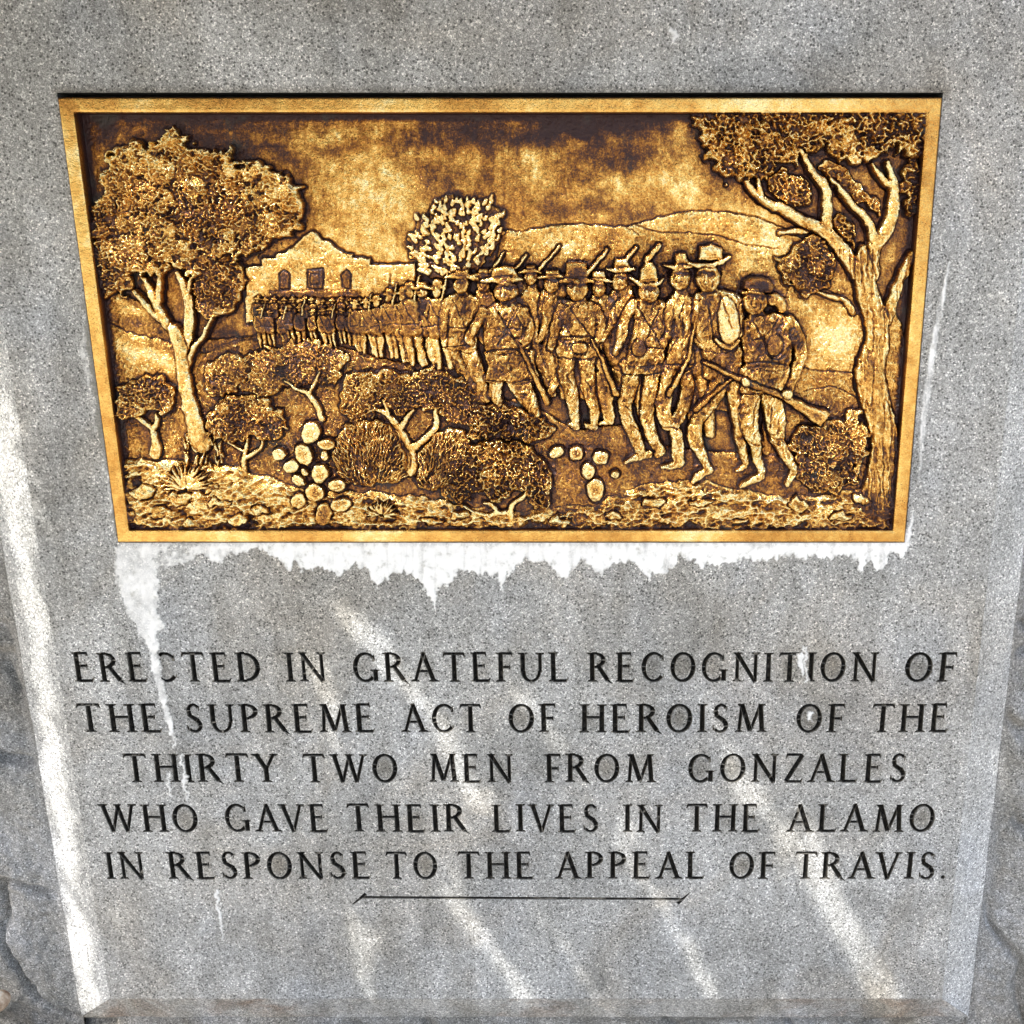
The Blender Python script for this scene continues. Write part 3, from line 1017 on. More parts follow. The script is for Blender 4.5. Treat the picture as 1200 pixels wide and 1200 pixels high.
def crown(pts, base, hgt, name, parent=-1, tone=0.0, lobes=10, lr=14, nl=400, rnd=14, seed=1, rx=2.6, ry=1.3, hi=2.2, warp=5.0, label=None, dark=0.42, pid=None, fan=None, pits=0.42):
    pid = piece(name, parent, label) if pid is None else pid
    xs, ys = [p[0] for p in pts], [p[1] for p in pts]
    box = (min(xs), min(ys), max(xs), max(ys))
    P(pts, base, hgt, rnd, pid, tone, groove=4, gd=1.2, dark=dark, warp=warp)
    r_ = np.random.default_rng(seed)
    w = win(*box)
    if w is None:
        return pid
    m = L[w] == pid
    x, y = PX[w], PY[w]
    add = np.zeros(x.shape, np.float32)
    for _ in range(lobes):
        cx_, cy_ = r_.uniform(box[0], box[2]), r_.uniform(box[1], box[3])
        rr = lr * r_.uniform(0.6, 1.3)
        add = np.maximum(add, hgt * 0.75 * r_.uniform(0.5, 1) * np.sqrt(np.clip(1 - ((x - cx_) ** 2 + (y - cy_) ** 2) / rr ** 2, 0, 1)))
    H[w] += add * m * 1.5
    if lobes > 5:
        DK[w] = np.maximum(DK[w], m * ((0.30 if lobes > 20 else .15) - .9 * add / (hgt * .75)))
    nz_ = fbm(x, y, 9, 300 + seed, 3)
    pit_ = sstep(0.18, 0.55, nz_)
    H[w] -= 2.4 * pit_ * m * pits * 1.4
    TONE[w] += m * (0.30 * fbm(x, y, 30, 400 + seed, 3) + 0.30 * np.clip((box[1] + (box[3] - box[1]) * .35 - y) / 90, -.5, .5))  # random polish plus painted crown shading, brighter towards the top
    DK[w] = np.maximum(DK[w], pit_ * m * pits)
    leaves(None, box, int(nl), pid, 0.5, hi, rx, ry, fan, seed + 50)
    return pid


def tonepatch(cx, cy, rx, ry, d, rot=0.0, only=None):
    w = win(cx - rx * 1.5, cy - ry * 1.5 - rx * abs(math.sin(R(rot))), cx + rx * 1.5, cy + ry * 1.5 + rx * abs(math.sin(R(rot))))
    if w is None:
        return
    a = R(rot)
    dx, dy = PX[w] - cx, PY[w] - cy
    dx = dx + 10 * vnoise(PX[w], PY[w], 22, 130)
    dy = dy + 10 * vnoise(PX[w], PY[w], 22, 131)
    u = (dx * math.cos(a) + dy * math.sin(a)) / rx
    v = (-dx * math.sin(a) + dy * math.cos(a)) / ry
    k = np.exp(-(u * u + v * v) * 1.3) * d
    if only is not None:
        k = k * np.isin(L[w], only)
    TONE[w] += k


# --- ground of the relief: sky sheet with slight modelling marks
H += 0.7 * fbm(PX, PY, 60, 101, 4) + 0.35 * fbm(PX * 2.2, PY * 0.6, 9, 102, 3)
TONE += 0.10 + 0.15 * fbm(PX, PY * 1.5, 46, 103, 4) + .10 * fbm(PX * 3, PY * .35, 14, 107, 3)
for a in [(430, 225, 95, 70, .34), (440, 290, 60, 30, .2), (700, 225, 130, 30, .08), (885, 262, 60, 26, .35), (625, 180, 26, 22, .3), (800, 205, 22, 40, .25),
          (700, 148, 70, 14, -.75, -8), (640, 150, 40, 22, -.45), (550, 155, 60, 22, -.4), (470, 165, 55, 10, -.25), (500, 215, 40, 26, -.25), (720, 180, 40, 16, -.3),
          (230, 142, 110, 12, -.4), (110, 150, 26, 26, -.45), (255, 165, 70, 12, -.35, 12), (330, 185, 40, 12, -.3, 15), (400, 150, 36, 16, .2), (390, 175, 30, 8, -.3, 10),
          (660, 245, 60, 10, -.15), (770, 160, 40, 30, -.15), (1065, 250, 16, 60, -.1), (1075, 420, 16, 60, -.35), (990, 390, 40, 60, .30), (985, 460, 34, 22, -.15), (840, 190, 12, 40, -.35)]:
    tonepatch(*a)
for k in range(26):
    x = random.uniform(380, 800)
    y = random.uniform(150, 250)
    C([(x, y), (x + random.uniform(-4, 4), y + random.uniform(12, 40))], 1.0, 0.25, dark=0.05)

hill = piece('hill_relief')
P([(585, 283), (610, 272), (640, 266), (680, 263), (715, 266), (745, 264), (775, 254), (810, 248), (850, 249), (890, 256), (920, 268), (945, 280), (1000, 300), (1000, 470), (700, 470), (585, 420)], 0.8, 1.0, 6, hill, 0.22, dark=.5, groove=3)
C([(745, 264), (775, 272), (810, 273), (845, 277), (880, 287), (915, 292)], 1.6, 1.1)
C([(735, 266), (750, 276)], 1.2, .8)
for a in [(640, 285, 40, 12, .25), (820, 262, 50, 8, .2), (915, 290, 40, 22, .35), (760, 300, 60, 14, -.05), (890, 320, 40, 16, .1), (700, 290, 60, 20, .02)]:
    tonepatch(*a)
field = piece('field_relief')
P([(925, 340), (960, 335), (985, 350), (1015, 372), (1060, 380), (1060, 560), (900, 560)], 1.2, 1.4, 8, field, 0.30, dark=.4)
C([(940, 432), (975, 437), (1020, 439)], 1.8, 1.2)
C([(945, 460), (980, 455), (1010, 470)], 1.2, .8)
tonepatch(985, 400, 40, 34, .30)
tonepatch(975, 500, 50, 60, -.30)
lh = piece('hill_relief')
P([(85, 338), (118, 338), (140, 346), (160, 356), (185, 378), (230, 398), (290, 396), (330, 392), (330, 520), (85, 560)], 1.0, 1.6, 8, lh, 0.02, dark=.5)
P([(85, 372), (120, 378), (150, 392), (185, 400), (230, 415), (300, 420), (300, 540), (85, 560)], 2.0, 1.8, 6, lh, 0.18, dark=.45)
for a in [(150, 365, 34, 10, .4, 25), (150, 412, 40, 12, .45, 10), (190, 430, 26, 10, .3), (130, 445, 22, 12, .1), (150, 500, 60, 30, -.2), (270, 400, 50, 12, -.3)]:
    tonepatch(*a)

# --- the mission church
ch = piece('church_relief')
P([(284, 313), (303, 313), (303, 303), (319, 303), (320, 299), (331, 296), (341, 289), (349, 281), (355, 275), (362, 271), (369, 274), (375, 281), (384, 284), (391, 291), (400, 296), (411, 299), (411, 303), (431, 303), (431, 310), (485, 310), (485, 372), (284, 380)],
  1.6, 1.6, 2.0, ch, 0.36, sm=False, groove=4.5, gd=1.6, dark=.95)


def window_relief(x0, x1, y0, y1, arch):
    w_ = piece('window', ch)
    if arch:
        pts = [(x0, y1), (x0, y0 + 7), (x0 + 3, y0 + 2), ((x0 + x1) / 2, y0), (x1 - 3, y0 + 2), (x1, y0 + 7), (x1, y1)]
    else:
        pts = [(x0, y1), (x0, y0), (x1, y0), (x1, y1)]
    P(pts, 2.2, 1.2, 1, w_, -0.15, sm=False, groove=3.2, gd=2.0, dark=1)
    C(pts + [pts[0]], 1.8, 1.6, sm=False, dark=.9)


window_relief(324, 336, 316, 340, True)
window_relief(357, 376, 316, 339, False)
window_relief(398, 409, 316, 338, True)
C([(361, 321), (371, 321), (372, 334), (361, 334), (361, 321)], 1.1, .8, sm=False)
C([(480, 338), (452, 338)], 1, .6)
C([(455, 322), (455, 336)], 2, 1.2)
ledge = piece('cornice', ch)
P([(314, 342), (420, 341), (420, 349), (314, 350)], 2.6, 1.2, 2, ledge, -0.12, sm=False)

# --- far pin-leaved tree
def radial_tree():
    pid = piece('tree_relief')
    cr = [(480, 300), (478, 275), (486, 258), (500, 256), (508, 242), (520, 232), (533, 230), (543, 240), (556, 234), (574, 238), (588, 252), (586, 275), (578, 296), (566, 310), (552, 322), (510, 324), (490, 314)]
    P(cr, 1.8, 1.4, 10, pid, -0.05, warp=6, groove=8, gd=0.8, dark=.65)
    r_ = np.random.default_rng(7)
    for k in range(300):
        x, y = r_.uniform(478, 590), r_.uniform(232, 322)
        j = int(np.searchsorted(ROWY, y))
        i = int(np.searchsorted(PX[j], x))
        if L[j, i] != pid:
            continue
        a = math.atan2(y - 335, x - 540) + r_.uniform(-.35, .35)
        ln_ = r_.uniform(2.5, 6)
        S([(x, y), (x + math.cos(a) * ln_, y + math.sin(a) * ln_)], [2.9, 1.8], r_.uniform(3.0, 4.8), 2.6, pid, 0.5, groove=1.5, gd=.3, dark=.3)


radial_tree()

# --- marchers
def cloth(pid, amp=0.9, s=7, seed=5):
    ys, xs = np.where(L == pid)
    if len(ys) == 0:
        return
    w = (slice(ys.min(), ys.max() + 1), slice(xs.min(), xs.max() + 1))
    m = L[w] == pid
    x, y = PX[w], PY[w]
    n_ = fbm(x * 1.6 + 0.5 * y, y * 0.7, s, 200 + seed % 7, 3)
    f = 1 - np.abs(n_) * 3.2
    H[w] -= amp * np.clip(f, 0, 1) * m
    H[w] += 0.5 * amp * fbm(x, y, 3.4, 210 + seed % 5, 2) * m
    H[w] += 1.9 * amp * fbm(x + .4 * y, y * .6, 9.5, 220 + seed % 5, 2) * m
    TONE[w] += (.36 * fbm(x, y, 13, 230 + seed % 5, 3) - .08) * m


def far_marcher(x, top, foot, base, seed):
    r_ = random.Random(seed)
    h = foot - top
    s = h / 150.0
    pid = piece('marcher_relief')
    lean = r_.uniform(-2, 2) * s
    tone = r_.uniform(-.34, -.12) if h < 60 else r_.uniform(-.16, .04)
    for dx, k in ((-8, 1), (8, -1)):
        ph = r_.uniform(-7, 7)
        S([(x + dx * s, top + 80 * s), (x + (dx + ph * .5 + 4) * s, top + 112 * s), (x + (dx + ph + 10) * s, foot)], [9 * s, 7.5 * s, 5 * s], base, 6 * s + .8, pid, tone + .2, groove=2)
    P([(x - 15 * s, top + 34 * s), (x + lean, top + 27 * s), (x + 15 * s, top + 34 * s), (x + 17 * s, top + 60 * s), (x + 18 * s, top + 95 * s), (x - 16 * s, top + 96 * s), (x - 16 * s, top + 60 * s)], base + .6, 7 * s + .8, 8 * s, pid, tone, groove=2)
    S([(x - 15 * s, top + 38 * s), (x - 20 * s, top + 62 * s), (x - 16 * s, top + 84 * s)], [6 * s, 5.5 * s, 4 * s], base + 1.2, 5 * s + .6, pid, tone + .1, groove=1.6)
    C([(x - 14 * s, top + 36 * s), (x + 12 * s, top + 78 * s)], max(.8, 2 * s), .8)
    C([(x - 14 * s, top + 76 * s), (x + 16 * s, top + 74 * s)], max(.8, 2 * s), .8)
    E(x + lean, top + 17 * s, 8.5 * s, 11 * s, base + 1.2, 7 * s + .6, pid, 0, tone + .1, groove=1.8)
    hp = piece('hat', pid)
    E(x + lean, top + 4 * s, 9 * s, 7 * s, base + 2.2, 5 * s + .6, hp, 0, tone - .1, groove=1.5)
    E(x + lean, top + 9.5 * s, 16 * s, 3.4 * s + .5, base + 2.8, 3 * s + .8, hp, r_.uniform(-8, 8), tone - .05, groove=1.5)
    if h > 45 and r_.random() < .7:
        rp = piece('rifle', pid)
        S([(x + 6 * s, top + 40 * s), (x + 16 * s, top - 12 * s)], [2.2 * s + .4, 1.4 * s + .4], base + 2.6, 2, rp, .2, groove=1.5)
    return pid


# strip of dark scrub the far column walks behind
for i, x in enumerate(range(298, 420, 11)):
    far_marcher(x + random.uniform(-2, 2), 349 + random.uniform(-2.5, 2), 388, 2.0 + random.random(), 900 + i)
for i, x in enumerate(range(300, 430, 12)):
    far_marcher(x + random.uniform(0, 5), 361 + random.uniform(-4, 3), 404 + random.uniform(-3, 4), 3.0 + random.random(), 930 + i)
for i, (x, tp, ft) in enumerate([(415, 352, 412), (427, 350, 415), (440, 347, 418)]):
    far_marcher(x, tp, ft, 3.6, 960 + i)


def head(cx, cy, rx, ry, base, pid, tone=.1, turn=-0.5, down=0.0):
    tone -= .16
    S([(cx + rx * .15, cy + ry * .4), (cx + rx * .2, cy + ry + rx * .75)], [rx * .62, rx * .85], base - 1.2, rx * .35, pid, tone - .15, sm=False, dark=.3)
    E(cx, cy, rx, ry, base, rx * 0.72, pid, 0, tone, pw=2.0)
    k = rx / 12.0
    tx = cx + turn * rx * 0.35
    C([(tx - 8 * k, cy - 3 * k), (tx - 3 * k, cy - 2.5 * k)], 2.3 * k, 1.0 * k, sm=False, dark=.4)
    C([(tx + 3 * k, cy - 2.5 * k), (tx + 8 * k, cy - 3 * k)], 2.3 * k, 1.0 * k, sm=False, dark=.4)
    S([(tx, cy - 3 * k), (tx - .5 * k + turn, cy + 3.5 * k)], [1.3 * k, 2.2 * k], base + rx * .55, 2.4 * k, pid, tone + .25, groove=1.2, dark=.4)
    C([(cx - rx, cy - ry * .42), (cx + rx, cy - ry * .36)], 3.4 * k, 1.6 * k, sm=False, dark=.62)  # paints the brim's shade across the upper face
    w = win(cx - rx, cy - ry, cx + rx, cy + ry)
    H[w] += 2.4 * k * fbm(PX[w], PY[w], 6.5 * k, 240 + int(cx) % 9, 3) * (L[w] == pid)
    C([(tx - 7 * k, cy + 3 * k), (tx - 5 * k, cy + 8 * k)], 1.2 * k, .7 * k, sm=False, dark=.3)
    C([(tx + 7 * k, cy + 3 * k), (tx + 5 * k, cy + 8 * k)], 1.2 * k, .7 * k, sm=False, dark=.3)


def hat(pid, crownp, brim, base, tone=-0.1, h=4.0):
    hp = piece('hat', pid)
    tone -= .12
    P(crownp, base + 1, h, 5, hp, tone, sm=False, groove=2)
    S(brim[0], brim[1], base + 2.2, 2.6, hp, tone + .12, groove=2.2)
    cxs = [p[0] for p in crownp]
    bot = max(p[1] for p in crownp)
    C([(min(cxs) + 1, bot - 3), (max(cxs) - 1, bot - 3)], 1.2, .8, sm=False)
    return hp


def gun(pid, pts, rad, base, tone=.1, h=3.0, name='rifle'):
    rp = piece(name, pid)
    S(pts, rad, base, h, rp, tone - .22, sm=False, groove=2.6, gd=1.4, dark=.8)
    return rp


def marcher(spec, base, label=None):
    """spec: list of drawing steps for one figure"""
    pid = piece('marcher_relief', -1, label)
    for s in spec:
        k = s[0]
        if k == 's':
            S(s[1], s[2], base + s[3], s[4], pid, (s[5] if len(s) > 5 else .1) * .6, groove=2.2, gd=1.2)
        elif k == 'p':
            P(s[1], base + s[2], s[3], s[4], pid, s[5] if len(s) > 5 else .1, groove=2.4, gd=1.2, warp=1.0)
        elif k == 'h':
            head(*s[1:5], base + s[5], pid, *s[6:])
        elif k == 'hat':
            hat(pid, s[1], s[2], base + s[3], *(s[4:] or ()))
        elif k == 'gun':
            gun(pid, s[1], s[2], base + s[3], *(s[4:] or ()))
        elif k == 'c':
            C(s[1], s[2], s[3], dark=.55)
        elif k == 'e':
            E(*s[1:5], base + s[5], s[6], piece(s[7], pid) if len(s) > 7 else pid, *(s[8:] or ()))
        elif k == 'cloth':
            cloth(pid, *s[1:])
    return pid


# middle distance
far_marcher(455, 340, 420, 4.2, 11)
far_marcher(471, 338, 424, 4.4, 12)
far_marcher(512, 330, 432, 4.2, 14)
marcher([('s', [(487, 392), (490, 408), (495, 426)], [6.5, 6, 5], 0, 3.4, .4), ('s', [(502, 392), (504, 410), (510, 427)], [6.5, 6, 5], 0, 3.4, .4),
         ('p', [(483, 354), (496, 348), (507, 354), (508, 375), (508, 391), (482, 393), (483, 372)], .6, 3.6, 6, -.05), ('s', [(482, 357), (480, 375), (484, 388)], [4, 4, 3], 1, 3, .1),
         ('c', [(483, 384), (508, 382)], 1.2, 1.0), ('c', [(486, 356), (505, 380)], 1.1, .8), ('cloth', .7, 5, 1),
         ('h', 494, 342, 6, 7.5, 1.2, .1), ('hat', [(488, 336), (490, 330), (499, 330), (501, 336)], ([(482, 338), (494, 336), (506, 338)], [2, 2.6, 2]), 1.4)], 5.0)
far_marcher(480, 332, 428, 4.6, 13)

marcher([('s', [(545, 405), (556, 432), (568, 466)], [9, 9.5, 7], 0, 5, .3), ('s', [(528, 404), (538, 430), (556, 455)], [7, 7, 5], -.4, 4, .25),
         ('p', [(523, 350), (540, 344), (557, 350), (560, 370), (558, 400), (556, 412), (524, 408), (523, 380)], .5, 5, 10, .12),
         ('s', [(524, 354), (519, 374), (520, 392), (521, 404)], [5.5, 5, 4.5, 3.5], 1.5, 4, .2), ('s', [(556, 352), (560, 372), (552, 386)], [5, 5, 4], 1, 3.5, .25),
         ('c', [(527, 384), (556, 384)], 1.3, 1.3), ('c', [(524, 406), (548, 405)], 1.2, 1.2), ('c', [(530, 352), (545, 382)], 1.2, 1), ('cloth', 1, 6, 2),
         ('h', 540, 334, 9, 11, 2, .1, -.4), ('hat', [(530, 326), (533, 317), (548, 316), (552, 325)], ([(522, 325), (540, 323), (560, 327)], [2, 3.4, 2]), 2.4)], 5.6)
# heads behind
marcher([('p', [(556, 345), (568, 340), (580, 350), (580, 400), (560, 400)], 0, 4, 8, .0), ('h', 566, 332, 8, 10, 1, .0), ('hat', [(558, 324), (560, 316), (572, 316), (574, 324)], ([(552, 325), (566, 323), (580, 326)], [2, 3, 2]), 1),
         ('gun', [(574, 320), (590, 296)], [2.2, 1.6], 2, .3)], 4.6)
marcher([('p', [(610, 338), (622, 334), (631, 342), (633, 370), (628, 392), (616, 392), (610, 370)], 0, 4.5, 9, .3), ('s', [(622, 392), (632, 420), (640, 440), (646, 462)], [7, 7, 6, 5], 0, 4, .2),
         ('cloth', .8, 6, 3), ('h', 622, 325, 8, 10, 1, .1), ('hat', [(615, 318), (616, 311), (627, 311), (629, 318)], ([(608, 320), (621, 317), (635, 320)], [1.5, 2.6, 1.5]), 1), ('gun', [(601, 320), (616, 299)], [2.2, 1.6], 2, .3)], 5.0)
marcher([('p', [(632, 346), (645, 340), (656, 350), (656, 390), (650, 410), (640, 412), (634, 392)], 0, 4.5, 8, .22), ('s', [(644, 346), (641, 370), (636, 392), (630, 400)], [6, 6, 5, 4], 1.5, 4, .35),
         ('s', [(640, 408), (646, 430), (650, 448), (640, 466)], [7, 6, 5, 4], 0, 4, .15), ('s', [(650, 408), (654, 430), (657, 450)], [6, 5, 4], 0, 3, .2),
         ('cloth', .9, 6, 4), ('h', 646, 333, 9, 11, 1.4, .15), ('hat', [(639, 325), (640, 317), (655, 316), (657, 324)], ([(631, 326), (648, 323), (662, 326)], [1.8, 3, 1.8]), 1.6), ('gun', [(633, 316), (655, 289)], [2.2, 1.7], 2.6, .4)], 5.4)

# the man seen from behind in a wide hat
marcher([('s', [(582, 446), (580, 462), (586, 476)], [8, 8, 5], 0, 5, .35), ('s', [(606, 446), (617, 466), (628, 486)], [13, 11, 5], 0, 5, .18),
         ('p', [(570, 410), (622, 408), (626, 425), (630, 445), (600, 449), (569, 447), (570, 430)], .5, 5, 9, .12),
         ('p', [(563, 368), (578, 356), (594, 354), (610, 357), (619, 368), (619, 390), (620, 411), (600, 414), (570, 412), (567, 390)], 1, 6.5, 14, .08),
         ('s', [(566, 366), (556, 384), (549, 396), (551, 402)], [6.5, 6, 5, 4.5], 2.5, 5, .15), ('s', [(614, 366), (620, 384), (616, 400), (609, 406)], [6.5, 6, 5, 4.5], 2.5, 5, .15),
         ('c', [(578, 358), (604, 398)], 1.5, 1.4), ('c', [(608, 360), (584, 404)], 1.5, 1.2), ('c', [(568, 414), (590, 409), (620, 411)], 1.6, 1.8), ('c', [(570, 446), (598, 448), (628, 444)], 1.4, 1.6), ('c', [(612, 404), (596, 392), (585, 402)], 1.4, 1.2),
         ('cloth', 1.2, 7, 5), ('h', 593, 341, 14, 12, 2.6, .0), ('hat', [(574, 326), (577, 314), (590, 311), (604, 314), (608, 326)], ([(564, 329), (578, 328), (600, 328), (613, 328)], [1.6, 3.6, 3.6, 1.6]), 3.4, .02),
         ('gun', [(606, 398), (622, 432), (642, 472)], [1.8, 2.4, 3.4], 4.5, -.1)], 6.6)

marcher([('p', [(692, 350), (702, 345), (714, 350), (716, 380), (706, 410), (694, 400)], 0, 4, 8, .25), ('s', [(702, 420), (710, 440), (716, 462)], [7, 6.5, 5], 0, 4, .35), ('s', [(716, 458), (713, 476), (716, 494)], [6, 6, 5], 0, 4, .15), ('s', [(702, 440), (706, 468), (712, 492)], [5, 6, 5], 0, 3.6, .25),
         ('s', [(702, 498), (714, 496)], [2.5, 3], 0, 3, .1), ('h', 701, 338, 8.5, 10.5, 1.6, .1), ('hat', [(693, 328), (694, 318), (709, 317), (711, 327)], ([(687, 329), (702, 327), (716, 329)], [1.6, 3, 1.6]), 1.6, .2)], 5.2)
# man in the tall hat, walking towards us
marcher([('s', [(665, 418), (664, 440), (669, 460), (672, 480), (675, 498)], [10.5, 10, 8, 6.5, 5.5], 0, 6, .35), ('s', [(688, 418), (687, 440), (691, 462), (696, 480), (696, 498)], [10.5, 10, 8, 6.5, 5.5], 0, 6, .3),
         ('s', [(668, 498), (675, 501)], [3.5, 4.5], 1, 4, .3), ('s', [(688, 499), (697, 502)], [3.5, 4.5], 1, 4, .3),
         ('p', [(654, 398), (699, 396), (701, 410), (699, 421), (676, 422), (655, 419)], .5, 5.5, 8, .15),
         ('p', [(655, 362), (665, 353), (678, 351), (692, 353), (702, 362), (700, 380), (698, 398), (676, 402), (656, 399), (657, 380)], 1, 6.5, 12, .15),
         ('s', [(658, 362), (652, 380), (649, 394), (645, 408)], [6.5, 6, 5, 4.5], 2, 5, .12), ('s', [(698, 362), (705, 380), (703, 394), (697, 402)], [6.5, 6, 5, 4.5], 2, 5, .22),
         ('c', [(664, 356), (690, 392)], 1.4, 1.3), ('c', [(656, 397), (676, 394), (698, 395)], 1.6, 1.6), ('c', [(655, 419), (676, 421), (699, 420)], 1.5, 1.6), ('c', [(677, 424), (679, 450)], 2.2, 2.2), ('c', [(664, 440), (671, 452)], 1.4, 1.2), ('c', [(686, 446), (694, 456)], 1.4, 1.2),
         ('cloth', 1.2, 7, 6), ('h', 676, 338, 12.5, 14, 2.6, .05), ('hat', [(662, 328), (664, 308), (676, 306), (687, 308), (690, 328)], ([(656, 330), (676, 328), (696, 330)], [2, 4, 2]), 3.2, -.25),
         ('e', 680, 408, 9, 7, 6.5, 2.5, 'cartridge_box', 0, -.15), ('gun', [(684, 326), (712, 293)], [2.4, 2.0], 4, .25), ('gun', [(694, 398), (707, 425), (722, 462)], [1.6, 2.2, 3.2], 5, -.1)], 7.2)

marcher([('p', [(714, 345), (730, 340), (745, 348), (738, 380), (730, 410), (716, 420), (712, 380)], 0, 4.5, 9, -.05), ('s', [(737, 346), (722, 366), (714, 386), (706, 398)], [6.5, 6.5, 5.5, 4], 2, 5, .3),
         ('cloth', .9, 6, 7), ('h', 727, 329, 9.5, 12, 1.6, .15), ('hat', [(719, 315), (721, 304), (736, 303), (739, 314)], ([(712, 314), (720, 317), (731, 316), (744, 316)], [1.4, 2.4, 2.8, 1.4]), 2, .15), ('gun', [(734, 306), (746, 290)], [2.4, 1.8], 3, .2)], 6.0)

for (x_, tp_, ft_, b_) in ((732, 322, 490, 1.6), (660, 324, 466, 1.2), (606, 322, 448, 1.0), (812, 312, 510, 1.6)):
    far_marcher(x_, tp_, ft_, b_, int(x_))
# man in the pointed hat with canteen
marcher([('s', [(741, 436), (736, 458), (733, 480), (742, 508), (752, 530)], [10, 9.5, 8, 8, 6.5], 0, 6, .3), ('s', [(764, 438), (761, 462), (758, 486), (764, 510), (773, 528)], [10, 9, 8, 7.5, 6], .2, 6, .38),
         ('s', [(733, 542), (746, 537), (760, 533)], [2.2, 4, 5], 1, 4, .35), ('s', [(770, 533), (776, 530)], [4, 4], 1, 4, -.1),
         ('p', [(732, 420), (776, 418), (778, 430), (777, 440), (752, 440), (730, 438)], .6, 5.5, 8, .15),
         ('p', [(744, 356), (752, 350), (766, 350), (780, 354), (781, 376), (778, 400), (778, 424), (756, 428), (735, 424), (739, 396), (742, 374)], 1, 6.8, 13, .18),
         ('s', [(742, 357), (732, 374), (728, 394), (722, 412)], [7, 6.5, 6, 5], 2.6, 5.5, .22),
         ('c', [(747, 358), (760, 380), (772, 400)], 1.4, 1.4), ('c', [(774, 356), (764, 382), (757, 400)], 1.3, 1.3), ('c', [(735, 410), (757, 408), (778, 408)], 1.4, 1.5), ('c', [(731, 438), (752, 440), (778, 436)], 1.5, 1.8), ('c', [(752, 444), (750, 480)], 1.8, 2.0), ('c', [(742, 500), (752, 506)], 1.2, 1), ('c', [(733, 476), (742, 482)], 1.4, 1.4),
         ('cloth', 1.3, 7, 8), ('h', 760, 342, 12, 13, 2.6, .2), ('hat', [(749, 331), (751, 316), (758, 307), (764, 307), (769, 315), (771, 331)], ([(738, 324), (748, 331), (760, 336), (771, 332), (778, 326)], [1.2, 2.4, 3, 2.4, 1.2]), 3.6, .05),
         ('e', 748.5, 407, 8.5, 10, 7.5, 3.5, 'canteen', 0, -.35), ('gun', [(758, 306), (773, 287)], [2.8, 2.2], 3.6, .1)], 8.0)

# tall thin man
marcher([('s', [(786, 428), (781, 455), (777, 480), (783, 496)], [9, 9, 9.5, 9], 0, 6, .3), ('s', [(800, 430), (806, 455), (800, 480), (792, 494)], [8, 8, 7.5, 7], -.3, 5.5, .1),
         ('s', [(790, 498), (794, 520), (794, 540)], [7, 7.5, 6.5], .5, 5, .35), ('s', [(776, 548), (787, 546), (797, 542)], [2.6, 4, 5], 1, 4, .3), ('c', [(776, 500), (796, 502)], 1.6, 1.6),
         ('p', [(783, 352), (794, 344), (806, 344), (814, 352), (814, 380), (812, 410), (812, 430), (782, 430), (784, 405), (783, 378)], 1, 6.2, 11, .1),
         ('s', [(787, 356), (783, 374), (784, 388), (777, 402)], [6.5, 6, 5, 4.5], 2.4, 5, .15), ('c', [(796, 372), (803, 352)], 1.2, 1.2), ('c', [(800, 372), (800, 395)], 1.4, 1.5), ('c', [(782, 427), (812, 426)], 1.4, 1.4), ('c', [(793, 396), (785, 412), (779, 420)], 1.5, 1.4),
         ('cloth', 1.2, 7, 9), ('h', 797, 326, 12, 14, 2.4, .12, -.3), ('hat', [(790, 312), (792, 298), (803, 296), (808, 311)], ([(778, 310), (790, 313), (802, 313), (813, 312)], [1.3, 2.6, 2.6, 1.4]), 3, .0),
         ('gun', [(816, 368), (806, 420), (784, 462)], [1.6, 2.0, 3.0], 6, -.05)], 8.8)

# tall man with the long bag and low crowned hat
m2 = marcher([('s', [(858, 438), (862, 466), (866, 490), (868, 508)], [10, 9.5, 8, 6], -.5, 6, .35), ('s', [(846, 440), (838, 462), (824, 482), (816, 494)], [11, 10, 8.5, 7], .2, 6.5, .32),
         ('s', [(816, 496), (814, 510), (820, 528), (828, 546)], [8, 9, 7, 5], .4, 6, .3), ('s', [(811, 565), (821, 556), (831, 551)], [2.4, 4.5, 5], 1, 4, .45),
         ('s', [(866, 505), (870, 528), (875, 543)], [6, 5, 4], -.8, 4, .05), ('s', [(864, 552), (874, 546)], [2, 3.6], -.4, 3, .35),
         ('p', [(826, 405), (866, 404), (868, 430), (862, 447), (828, 444), (824, 425)], .4, 5.5, 9, .1),
         ('p', [(812, 350), (822, 343), (845, 340), (866, 346), (872, 360), (868, 400), (850, 412), (816, 406), (812, 380)], 1, 6.5, 12, .2),
         ('s', [(820, 350), (817, 376), (822, 396)], [7.5, 7, 5.5], 2.4, 5, .42), ('c', [(826, 346), (832, 372), (836, 396)], 1.5, 1.6),
         ('cloth', 1.1, 7, 10), ('e', 853, 378, 12.5, 31, 6.0, 5.5, 'long_bag', -6, .40), ('c', [(846, 350), (851, 366), (856, 384)], 1.4, 1.4),
         ('s', [(838, 396), (846, 404), (856, 406), (866, 398)], [2, 2.6, 2.6, 2], 8, 3, -.25),
         ('h', 829, 326, 14.5, 17, 2.8, .1, -.3), ('hat', [(817, 306), (820, 289), (833, 287), (846, 291), (847, 305)], ([(806, 309), (820, 312), (838, 310), (854, 302)], [1.6, 2.8, 3, 2]), 3.6, .12),
         ('c', [(814, 316), (826, 313), (846, 315)], 1.5, 1.5), ('c', [(846, 318), (842, 334)], 1.6, 1.6),
         ('gun', [(856, 443), (838, 458), (815, 478)], [1.8, 2.4, 3.4], 7.5, -.2)], 9.6, 'tall marching man in a low crowned hat carrying a long bag')

